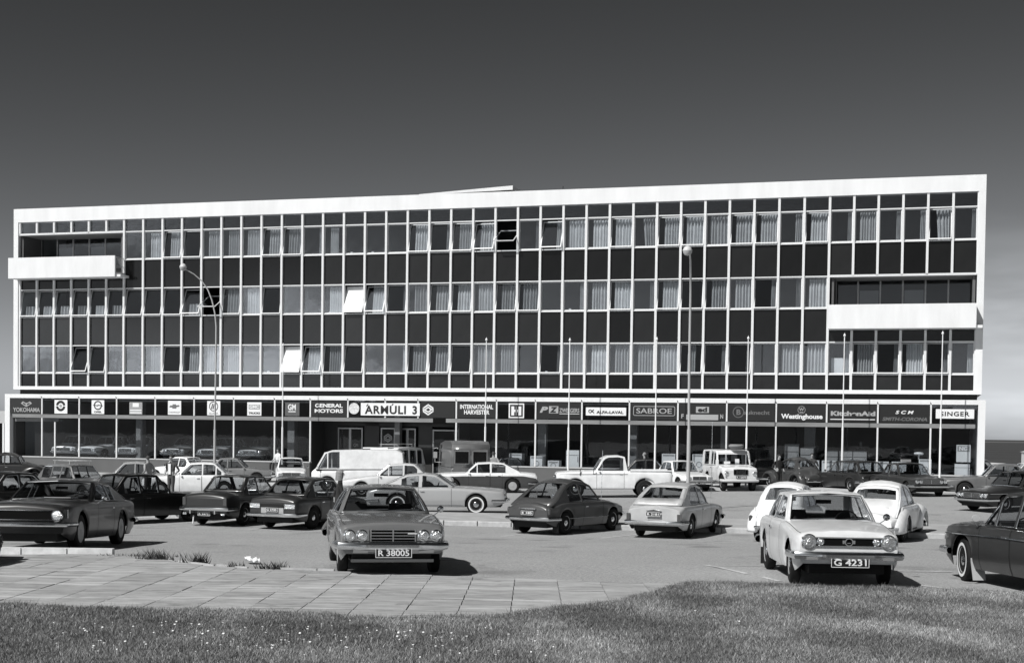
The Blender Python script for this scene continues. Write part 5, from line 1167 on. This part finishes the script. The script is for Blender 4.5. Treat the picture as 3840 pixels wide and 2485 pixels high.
car('long white panel van parked across behind the light saloon', -7.35, 67.0, 181, WH, name='white_van', cat='van', W=1.78, wb=2.6, fo=.75, ro=1.0, belt=1.06, zn=1.0, zt=1.1, sill=.28, R=.34, roofw=.93, rc=.015, taper=0, crown=.02, nose=.9, tailw=.97, lamps='2', gw=.0, grille='', tail='tall', bump=.45, frame=.07,
    roof=[(1.85, 1.06), (1.42, 1.82), (1.1, 1.92), (0, 1.95), (-1.9, 1.93), (-2.2, 1.80), (-2.28, 1.08)], ia=1, ic=5, wins=[(.72, 1.25), (1.3, 1.72)], rwu=.5, rwv=(.1, .5), doors=[(.68, 1.62)], zdeck=1.08, extra=x_van, trim=False, cabin=.9)
def x_van2(root, g, e):
    rack(root, g, e, (-1.2, .6), .12)
    MB().box(e['tail']-.75, e['tail']-.02, -.72, .72, 1.92, 1.98).build('raised_tailgate', e['P'], root)
    MB().box(e['tail']-.03, e['tail']-.01, -.6, .55, .7, 1.8).build('load_opening', BLACK, root)
car('white van with roof rack and raised tailgate by the entrance', -6.15, 76.5, 70, WH, name='white_van', cat='van', W=1.7, wb=2.4, belt=1.0, zn=.95, zt=1.0, sill=.28, roofw=.93, rc=.015, taper=0, crown=.02, lamps='2', grille='', tail='tall', frame=.08,
    roof=[(1.7, 1.0), (1.35, 1.8), (1.1, 1.9), (0, 1.95), (-1.7, 1.93), (-1.95, 1.82), (-2.05, 1.0)], ia=1, ic=5, wins=[(-1.5, -.5), (-.35, .5), (.65, 1.3)], rwu=.86, rwv=(.0, .0), doors=[(.6, 1.5)], zdeck=1.0, extra=x_van2, trim=False, cabin=.9)
car('light-coloured four-door saloon with chrome window frames in front of the white van', -5.05, 61.5, 180, ('pale_silver', .58), W=1.78, wb=2.8, fo=.85, ro=1.1, belt=.88, **sedan(roof=[(.75, .9), (.20, 1.36), (-.38, 1.40), (-.85, 1.37), (-1.35, .92)], doors=[(-.9, -.38), (-.36, .66)], wins=[(-.98, -.44), (-.36, .22), (.26, .6)]))
def x_merc(root, g, e):
    hw, t = e['hw'], e['tail']
    for s_ in (1, -1):
        o = MB().box(t-.012, t-.002, min(s_*.02, s_*.80), max(s_*.02, s_*.80), .62, 1.98).build('rear_door', e['P'], root)
        MB().box(t-.03, t-.012, min(s_*.10, s_*.74), max(s_*.10, s_*.74), 1.32, 1.88).build('window', mat('dark_van_glass', .006, .1, spec=.25), o)
        b = MB()
        for z in (1.31, 1.885): b.box(t-.034, t-.012, min(s_*.08, s_*.76), max(s_*.08, s_*.76), z-.012, z+.012)
        for y in (.09, .75): b.box(t-.034, t-.012, s_*y-.012, s_*y+.012, 1.32, 1.88)
        b.build('window_seal', mat('seal_grey', .25, .6), o)
    MB().box(t-.06, t-.012, -.16, -.06, 1.08, 1.12).build('handle', CHROME, root)
    MB().tube([(1.5, hw*.95, 1.3), (1.6, hw+.2, 1.3), (1.6, hw+.2, 1.7)], .02, 5).box(1.58, 1.62, hw+.1, hw+.28, 1.5, 1.8).build('side_mirror', mat('mirror_grey', .4, .5), root)
    MB().box(t-.016, t-.003, -.80, .80, 1.19, 1.205).build('swage_line', LM, root)
car('tall grey panel van seen from behind beside the entrance', -2.35, 67.6, 101, ('van_grey', .12), name='grey_van', cat='van', W=1.86, wb=2.6, fo=1.0, ro=1.0, belt=1.15, zn=1.1, zt=1.18, sill=.36, R=.37, roofw=.93, rc=.015, taper=0, crown=.02, nose=.95, tailw=.99, grille='', lamps='2', bump=.5, frame=.1, mirror=False,
    roof=[(1.9, 1.15), (1.7, 2.05), (1.5, 2.22), (0, 2.36), (-1.9, 2.34), (-2.22, 2.2), (-2.28, 1.15)], ia=1, ic=5, wins=[(.9, 1.5)], rwu=.01, rwv=(.4, .5), doors=[(.8, 1.6)], zdeck=1.18, extra=x_merc, trim=False, cabin=.9, tail='')
car('two-tone saloon, white above dark flanks, left of the dark fastback', -1.35, 65.2, 181, ('two_tone_white', .74), lowm=paint('two_tone_dark', .055), W=1.78, wb=2.75, fo=.9, ro=1.12, belt=.90, zn=.84, zt=.84, R=.32, style='full', **sedan(roof=[(.75, .92), (.25, 1.35), (-.35, 1.38), (-.95, 1.34), (-1.75, .92)], doors=[(-.9, -.36), (-.34, .62)], wins=[(-1.05, -.42), (-.34, .22), (.26, .58)]))
car('dark saloon with its bonnet to the right, behind the two-tone car', .3, 76.5, -8, ('dark_c', .02), W=1.65, **sedan())
def x_pick(root, g, e):
    hw, t, xc = e['hw'], e['tail'], e['xc0']
    b = MB().box(t+.04, xc-.08, -hw+.14, -hw+.10, .55, 1.12).box(t+.04, xc-.08, hw-.14, hw-.10, .55, 1.12).box(t+.04, xc-.08, -hw+.14, hw-.14, .52, .56).box(t, t+.05, -hw+.1, hw-.1, .55, 1.10).box(xc-.13, xc-.08, -hw+.14, hw-.14, .56, 1.14)
    b.build('cargo_bed', e['P'], root)
    for s_ in (1, -1): MB().box(t, xc-.08, s_*(hw-.06)-.06, s_*(hw-.06)+.05, 1.12, 1.165).build('bed_rail', e['P'], root)
    for s_ in (1, -1): MB().tube([(x, s_*(e['wid'](x)+.006), 1.0) for x in np.linspace(xc, e['nose']-.1, 6)], .009, 4).build('side_trim', LM, root)
    MB().tube([(e['xa0']+.1, hw, 1.0), (e['xa0']+.1, hw+.12, 1.25)], .012, 5).tube([(e['nose']-1.0, hw+.0, .95), (e['nose']-1.0, hw+.02, 1.2)], .02, 4).build('side_mirror', DARK, root)
car('white pickup truck with stepped cargo bed facing left', 4.15, 60.5, 181, WH, name='pickup_truck', cat='pickup truck', W=1.86, wb=2.95, fo=.8, ro=1.15, belt=1.12, zn=1.08, zt=1.12, sill=.38, R=.37, arch=.09, tw=.2, roofw=.80, rc=.02, crown=.03, nose=.94, tailw=.98, lamps='2', gz=(.72, .95), bump=.52, frame=.06, open_back=True,
    roof=[(.62, 1.14), (.30, 1.66), (.1, 1.76), (-.35, 1.78), (-.62, 1.72), (-.74, 1.12)], ia=1, ic=4, wins=[(-.56, .52)], rwu=.8, rwv=(.1, .8), doors=[(-.58, .58)], extra=x_pick, trim=False, zcowl=1.14)
car('dark saloon glimpsed behind the pickup cargo bed', 6.5, 72.5, 172, ('dark_d', .015), W=1.62, **sedan())
car('white saloon with square lamps and dark plate, between lamp post and off-roader', 8.1, 67.5, -72, WH, W=1.6, wb=2.5, lamps='rect', gw=.42, plate='R 901', gz=(.56, .70), bm=LM, **sedan())
def x_lr(root, g, e):
    xn, hw = e['xn'], e['hw']
    MB().box(xn-.02, xn+.03, -.34, .34, .78, 1.02).build('front_panel', BLACK, root)
    b = MB(); [b.box(xn+.03, xn+.045, -.2, .2, .62+i*.05, .635+i*.05) for i in range(9)]; b.box(xn+.03, xn+.045, -.21, -.19, .62, 1.04).box(xn+.03, xn+.045, .19, .21, .62, 1.04); b.build('grille_bars', CHROME, root)
    for s_ in (1, -1):
        MB().lathe([(0, .05), (.03, .045), (.035, 0)], 10, Matrix.Translation((xn, s_*.72, .92)) @ Matrix.Rotation(PI/2, 4, 'Y')).build('indicator', AMBER, root, True)
        MB().lathe([(0, .05), (.03, .045), (.035, 0)], 10, Matrix.Translation((xn, s_*.72, .70)) @ Matrix.Rotation(PI/2, 4, 'Y')).build('side_lamp', LENS, root, True)
    MB().lathe([(.20, 0), (.30, .03), (.36, .10), (.36, .16), (.28, .21), (.2, .2), (.18, .1), (.2, 0)], 22, Matrix.Translation((.35, .15, e['zr']+.05))).build('spare_tyre', mat('pale_tyre', .20, .8), root, True)
    b = MB(); [b.tube([(x, -.6, e['zr']+.03), (x, .6, e['zr']+.03)], .015, 5) for x in (0, .7)]; b.build('roof_bars', DARK, root)
    MB().box(e['xa0']+.02, e['xa0']+.04, -.5, -.2, 1.25, 1.38).box(e['xa0']+.0, e['xa0']+.02, .05, .25, 1.25, 1.5).build('windscreen_papers', LW, root)
    MB().tube([(-.8, -.75, 1.9), (-.8, -.75, 2.3)], .01, 4).build('aerial', DARK, root)
    MB().box(e['nose']-.9, e['nose']-.86, -hw-.12, -hw+.02, 1.15, 1.45).build('wing_mirror', e['P'], root)
car('white boxy off-roader with spare tyre on the roof, facing the viewer', 10.45, 67.6, -82, ('off_white', .72), name='off_road_vehicle', cat='off-road vehicle', W=1.68, wb=2.4, fo=.45, ro=.85, belt=1.20, zn=1.12, zt=1.2, sill=.42, R=.39, arch=.09, tw=.2, roofw=.93, rc=.015, taper=0, crown=.02, nose=.97, tailw=.99, gz=(.60, 1.04), gw=.42, grille='', lamps='2', lampx=0, lampr=.09, bump=.50, bh=.13, bm=mat('painted_bumper', .6, .6), frame=.07, plate='R 12075', fz=.66,
    roof=[(.55, 1.2), (.36, 1.74), (.25, 1.88), (-.6, 1.93), (-1.85, 1.90), (-1.98, 1.80), (-2.04, 1.2)], ia=1, ic=5, wins=[(-1.7, -.85), (-.55, -.12), (-.06, .38)], rwu=.8, rwv=(.15, .8), doors=[(-.6, .46)], extra=x_lr, trim=False, zcowl=1.2, cabin=.9)
car('black small car right of the off-roader', 13.0, 72.5, 80, BLK, W=1.5, wb=2.3, **sedan())
car('dark round-backed small car with luggage lid, left of the dark estate', 13.8, 69.3, 112, ('dark_beetle', .045), extra=x_beetle, **beetle())
car('dark estate car seen from behind with chrome-edged tailgate', 15.9, 66.9, 112, ('dark_estate', .018), W=1.7, wb=2.6, style='steel', **wagon(wins=[(-1.75, -1.05), (-.98, -.36), (-.3, .5)]))
def x_taxi(root, g, e):
    MB().box(-.38, -.26, -.22, .22, e['zr']+.05, e['zr']+.17).build('taxi_sign', PL, root)
    antenna(root, .6, .66, .88, 1.0, .25)
car('dark taxi saloon with a pale roof sign facing the viewer', 17.5, 62.3, -79, ('taxi_dark', .022), W=1.7, wb=2.7, lamps='4', lampr=.07, gw=.5, gz=(.56, .72), extra=x_taxi, **sedan())
car('mid-grey saloon seen side-on at the right, in front of the white-roofed car', 20.9, 61.0, 168, ('grey_c', .11), W=1.75, wb=2.7, fo=.9, style='white', **sedan())
car('grey saloon with white roof at the right edge', 23.4, 64.6, 172, ('grey_d', .12), roofm=paint('white_roof', .78), W=1.75, wb=2.7, **sedan())
car('small white saloon beyond the grey side-on car by the right column', 24.6, 76.0, 178, WH, W=1.55, wb=2.35, **sedan())
car('dark round-backed small car at the left edge beyond the plinth', -26.4, 75.0, 5, ('dark_e', .02), extra=x_beetle, **beetle())
car('pale saloon whose bonnet shows at the left edge of the second row', -20.6, 55.5, 4, ('pale_e', .5), W=1.65, **sedan())
car('dark saloon left of the view whose shadow falls on the slabs', -9.3, 20.9, -88, ('dark_f', .02), W=1.7, **sedan())
# --- cars shown inside the glass
for i, (s_, dy, colr, hd_, lab) in enumerate([(-4.6, 2.6, WH, -80, 'white pickup-like car behind the glass left of the second post'), (-2.2, 2.4, WH, -100, 'white saloon with dark grille behind the third post'), (-.1, 2.8, ('pale_silver', .58), -92, 'pale saloon in the showroom right of the white one'),
                                  (2.9, 2.8, ('silver_grey', .33), -88, 'grey showroom saloon behind the two men'), (5.4, 2.8, ('pale_silver', .58), -95, 'silver showroom saloon left of the lamp post'), (7.9, 2.8, ('silver_grey', .33), -90, 'grey showroom saloon left of the seated woman')]):
    p = bw(s_, -dy+.3); o = car(lab, p.x, p.y, hd_-math.degrees(FA)+0, colr, group='cars shown in the showroom', W=1.65, detail=0, lamps='4' if i % 2 else '2', **sedan())
    o.location.z = .8; o.rotation_euler = (0, 0, math.radians(hd_-math.degrees(FA)))
# distant buildings
def hut(X, Y, w_, d_, h, lab, m, hd=0, z=None):
    o = empty('distant_building', (X, Y, gzf(X, Y) if z is None else z), math.radians(hd)); tag(o, lab, 'building')
    MB().box(-w_/2, w_/2, -d_/2, d_/2, 0, h).build('wall', m, o); MB().prism([(-w_/2-.3, h), (w_/2+.3, h), (0, h+w_*.13)], -d_/2-.3, d_/2+.3).build('roof', mat('hut_roof', .5, .7), o)
    for k in range(3): MB().box(-w_/2+w_*(k+.3)/3.2, -w_/2+w_*(k+.8)/3.2, -d_/2-.05, -d_/2, h*.3, h*.7).build('window', DARKP, o)
    return o
hut(102.5, 300, 6, 9, 6.0, 'small pale gabled shed beyond the right end of the block', mat('shed_white', .45, .8), 5)
hut(107.2, 290, 2.6, 8, 8.3, 'taller narrow white building cut by the right edge', mat('shed_white', .45, .8), 0)
o = empty('side_annex', (-33.2, 92, 0), -FA); tag(o, 'low pale annex with white posts at the far left edge', 'building')
MB().box(-4, 3.5, 0, 6, 2.9, 3.7).build('roof', mat('annex_roof', .4, .7), o); [MB().box(x, x+.12, 0, .12, 0, 2.9).build('post', FRAME, o) for x in (-2, 0, 1.6, 3.2)]; MB().box(-4, 3.5, 4, 4.2, 0, 2.9).build('wall', DARK, o)
# a leafy bush at the left edge
def bush(X, Y, h, r, lab):
    o = empty('shrub', (X, Y, gzf(X, Y))); tag(o, lab, 'shrub')
    b = MB(); [b.tube([(0, 0, 0), (random.uniform(-r, r)*.5, random.uniform(-r, r)*.5, h*.5), (random.uniform(-r, r), random.uniform(-r, r), h*.9)], [.02, .012, .005], 5) for _ in range(9)]; b.build('stems', mat('bark', .06, .9), o)
    v = []; f = []
    for i in range(5000):
        d = Vector((random.gauss(0, 1), random.gauss(0, 1), random.gauss(0, 1))).normalized()*random.uniform(.35, 1)**.5; c = Vector((d.x*r, d.y*r, h*.55+d.z*h*.48))
        a, e_ = Vector((random.gauss(0, 1), random.gauss(0, 1), random.gauss(0, 1))).normalized()*.022, Vector((random.gauss(0, 1), random.gauss(0, 1), random.gauss(0, 1))).normalized()*.012
        n_ = len(v); v += [c-a, c+e_, c+a, c-e_]; f.append((n_, n_+1, n_+2, n_+3))
    mesh('foliage', v, f, mat('bush_leaf', .22, .6, var=.4, scale=9), o, fix=False)
bush(-8.38, 22.6, .62, .22, 'small blurred leafy bush at the left edge beside the kerb')
# ------------------------------------------------------------------ people
SKIN = mat('skin', .30, .6); HAIRD = mat('dark_hair', .03, .7); HAIRL = mat('fair_hair', .19, .7, var=.3, scale=30)
def person(X, Y, hd, label, top=.3, legs=.04, hair=HAIRD, pose='stand', h=1.72, coat=False, longhair=False, z=None, flare=1.0):
    """skinned skeleton; hd = heading in degrees, figure faces local +x"""
    s = h/1.75
    hip, kn, an = .93, .50, .08
    if pose == 'walk': fL, fR, kL, kR = (.30, .09), (-.40, -.09), (.20, .09), (-.14, -.09)
    elif pose == 'sit': fL, fR, kL, kR = (.48, .11), (.50, -.11), (.44, .12), (.46, -.12)
    else: fL, fR, kL, kR = (.03, .10), (-.04, -.10), (.03, .09), (.02, -.09)
    dz = -.43 if pose == 'sit' else 0; kz = kn if pose != 'sit' else .50
    lean = .05 if pose == 'walk' else 0
    V = []; E_ = []; Rr = []; G_ = []
    def add(p, r, par=None, g='t'):
        V.append(Vector(p)); Rr.append(r); G_.append(g)
        if par is not None: E_.append((par, len(V)-1))
        return len(V)-1
    pel = add((0, 0, hip+dz), (.155, .125)); wai = add((.01+lean*.3, 0, 1.10+dz), (.135, .11), pel); ch = add((lean, 0, 1.33+dz), (.165, .12), wai); nk = add((lean, 0, 1.48+dz), (.06, .06), ch); hd1 = add((lean+.015, 0, 1.56+dz), (.065, .065), nk, 'h'); hd2 = add((lean+.03, 0, 1.66+dz), (.085, .075), hd1, 'h'); add((lean+.02, 0, 1.72+dz), (.06, .055), hd2, 'h')
    for sg, f_, k_ in ((1, fL, kL), (-1, fR, kR)):
        hp = add((0, sg*.09, .88+dz), (.10, .10), pel, 'l'); kk = add((k_[0], k_[1], kz), (.07, .07), hp, 'l')
        az = .09 if not (pose == 'walk' and sg < 0) else .15
        aa = add((f_[0], f_[1], az), (.055*flare, .05*flare), kk, 'l'); add((f_[0]+.15, f_[1], az-.045), (.04, .035), aa, 'f')
        sh = add((lean, sg*.19, 1.40+dz), (.06, .06), ch)
        if pose == 'walk': el, ha = (lean-.12*sg-.04, sg*.25, 1.14), (lean-.05*sg+.1*(-sg), sg*.25, .90)
        elif pose == 'bag': el, ha = (-.12, sg*.30, 1.15), (.08, sg*.24, 1.02)
        elif pose == 'sit': el, ha = (.1, sg*.25, 1.12+dz), (.32, sg*.15, 1.05+dz)
        else: el, ha = (-.03, sg*.25, 1.13), (.06, sg*.25, .90)
        e1 = add(el, (.045, .045), sh); h1 = add(ha, (.03, .03), e1, 'k'); add((ha[0]+.06, ha[1]-sg*.01, ha[2]-.09), (.025, .035), h1, 'k')
    me = bpy.data.meshes.new('p'); me.from_pydata([tuple(v*s) for v in V], E_, [])
    o = bpy.data.objects.new('p', me); C.objects.link(o)
    sk = o.modifiers.new('s', 'SKIN'); sk.use_smooth_shade = True
    for i, d in enumerate(me.skin_vertices[0].data): d.radius = (Rr[i][0]*s, Rr[i][1]*s); d.use_root = (i == 0)
    sb2 = o.modifiers.new('u', 'SUBSURF'); sb2.levels = 2; sb2.render_levels = 2
    dg = bpy.context.evaluated_depsgraph_get(); nm = bpy.data.meshes.new_from_object(o.evaluated_get(dg)); bpy.data.objects.remove(o)
    root = empty('person', (X, Y, gzf(X, Y) if z is None else z), math.radians(hd)); tag(root, label, 'person')
    tm = mat('cloth_%d' % int(top*1000), top, .85, var=.15, scale=9); lm = mat('cloth_%d' % int(legs*1000), legs, .85, var=.15, scale=9)
    for m_ in (SKIN, tm, lm, DARK): nm.materials.append(m_)
    nm.shade_smooth(); VV = np.array([tuple(v*s) for v in V])
    for p in nm.polygons:
        c = np.array(p.center); d = ((VV-c)**2).sum(1); g = G_[int(d.argmin())]
        zc = c[2]/s
        if g == 'h' or (zc > 1.50+dz and g == 't'): i = 0
        elif g == 'k': i = 0
        elif g == 'f': i = 3
        elif g == 'l' and zc < (.72 if coat else .93)+dz: i = 2
        elif zc < (.72 if coat else .97)+dz and abs(c[1]) < .2: i = 2
        else: i = 1
        p.material_index = i
    bo = bpy.data.objects.new('body', nm); C.objects.link(bo); bo.parent = root
    # hair: a cap over the skull with a fringe and, if long, falling to the neck
    b = MB(); cx, cz = (lean+.012)*s, (1.665+dz)*s; v = []; nu, nv = 16, 9
    for j in range(nv):
        ph = PI*.5*j/(nv-1)*(1.35 if longhair else 1.05)
        for i in range(nu):
            th = 2*PI*i/nu; front = math.cos(th) > .45
            r_ = math.sin(min(ph, PI*.55)); zz_ = math.cos(ph if not (front and ph > 1.0) else 1.0)
            k = (.125 if longhair else .112)+.012*math.sin(i*3.1+j)*(j > 3)
            v.append((cx-.012+math.cos(th)*r_*k*s*(1.0 if not front or j < 6 else .8), math.sin(th)*r_*k*.92*s, cz+zz_*.12*s-(.06*s*(j-6) if (j > 6 and longhair and not front) else 0)))
    b.add(v, [(j*nu+i, j*nu+(i+1) % nu, (j+1)*nu+(i+1) % nu, (j+1)*nu+i) for j in range(nv-1) for i in range(nu)]); b.build('hair', hair, root, True, 80)
    # face: nose, eyes, mouth
    fx, fz_ = (lean+.03+.082)*s, (1.635+dz)*s
    MB().add([(fx-.01, -.012*s, fz_-.01), (fx-.01, .012*s, fz_-.01), (fx+.018*s, 0, fz_-.015*s), (fx-.012, 0, fz_+.035*s)], [(0, 1, 2), (0, 2, 3), (1, 3, 2), (0, 3, 1)]).build('nose', SKIN, root)
    fe = MB(); [fe.lathe([(0, .004), (.009, 0)], 8, Matrix.Translation((fx-.008*s, y*s, fz_+.035*s)) @ Matrix.Rotation(PI/2, 4, 'Y')) for y in (-.03, .03)]; fe.box(fx-.012*s, fx-.002*s, -.02*s, .02*s, fz_-.04*s, fz_-.035*s); fe.build('eyes_and_mouth', DARK, root)
    return root
wm = person(-4.52, 36.8, 5, 'woman with fair wavy hair in a dark coat walking between the parked cars', top=.015, legs=.09, hair=HAIRL, pose='walk', h=1.70, coat=True, longhair=True, flare=1.7)
MB().tube([(.03, 0, 1.47), (.035, 0, 1.53)], [.085, .075], 12).build('white_collar', mat('white_collar', .75, .8), wm)
person(-15.2, 59.0, 150, 'man in a grey jacket seen from behind, left of his companion', top=.30, legs=.02, pose='bag', h=1.78)
m2_ = person(-14.3, 59.3, -110, 'man in a dark open jacket over a white shirt, right one of the two together', top=.06, legs=.06, pose='bag', h=1.80)
MB().box(.10, .15, -.06, .06, 1.02, 1.46).build('white_shirt', mat('white_collar', .75, .8), m2_)
p = bw(10.6, 1.3); person(p.x, p.y, -130, 'woman in a pale blouse and dark skirt leaning by the plinth wall', top=.62, legs=.015, pose='sit', h=1.68, z=gzf(p.x, p.y)+.5)
person(-.95, 72.0, 100, 'man in a checked shirt seen from behind right of the grey van', top=.34, legs=.05, pose='bag', h=1.75)
p = bw(31.4, 1.6); person(p.x, p.y, 170, 'person with pale hair walking past the shop windows', top=.16, legs=.1, pose='walk', h=1.7, hair=HAIRL)
person(12.55, 66.5, -60, 'person in dark clothes bending beside the dark round-backed car', top=.015, legs=.02, pose='bag', h=1.7)
p = bw(39.9, 3.0); person(p.x, p.y, -100, 'cyclist in a dark jacket with pale stripes in front of the white appliances', top=.06, legs=.3, pose='bag', h=1.72)
p = bw(42.0, -1.6); person(p.x, p.y, -100, 'dark figure standing inside the shop behind the grey freezers', top=.02, legs=.02, pose='stand', h=1.72, z=.8)
# floor lamp shown in the window
fl_ = empty('display_lamp', tuple(bw(45.0, .2, .8)), 0); tag(fl_, 'small white lamp with oval shade on the window display', 'lamp')
MB().tube([(0, .4, .9), (0, .4, 1.1)], .03, 8).build('stem', APW, fl_); MB().lathe([(0, 0), (.2, .01), (.24, .06), (.22, .13), (0, .16)], 16, Matrix.Translation((0, .4, 1.1))).build('shade', APW, fl_, True)
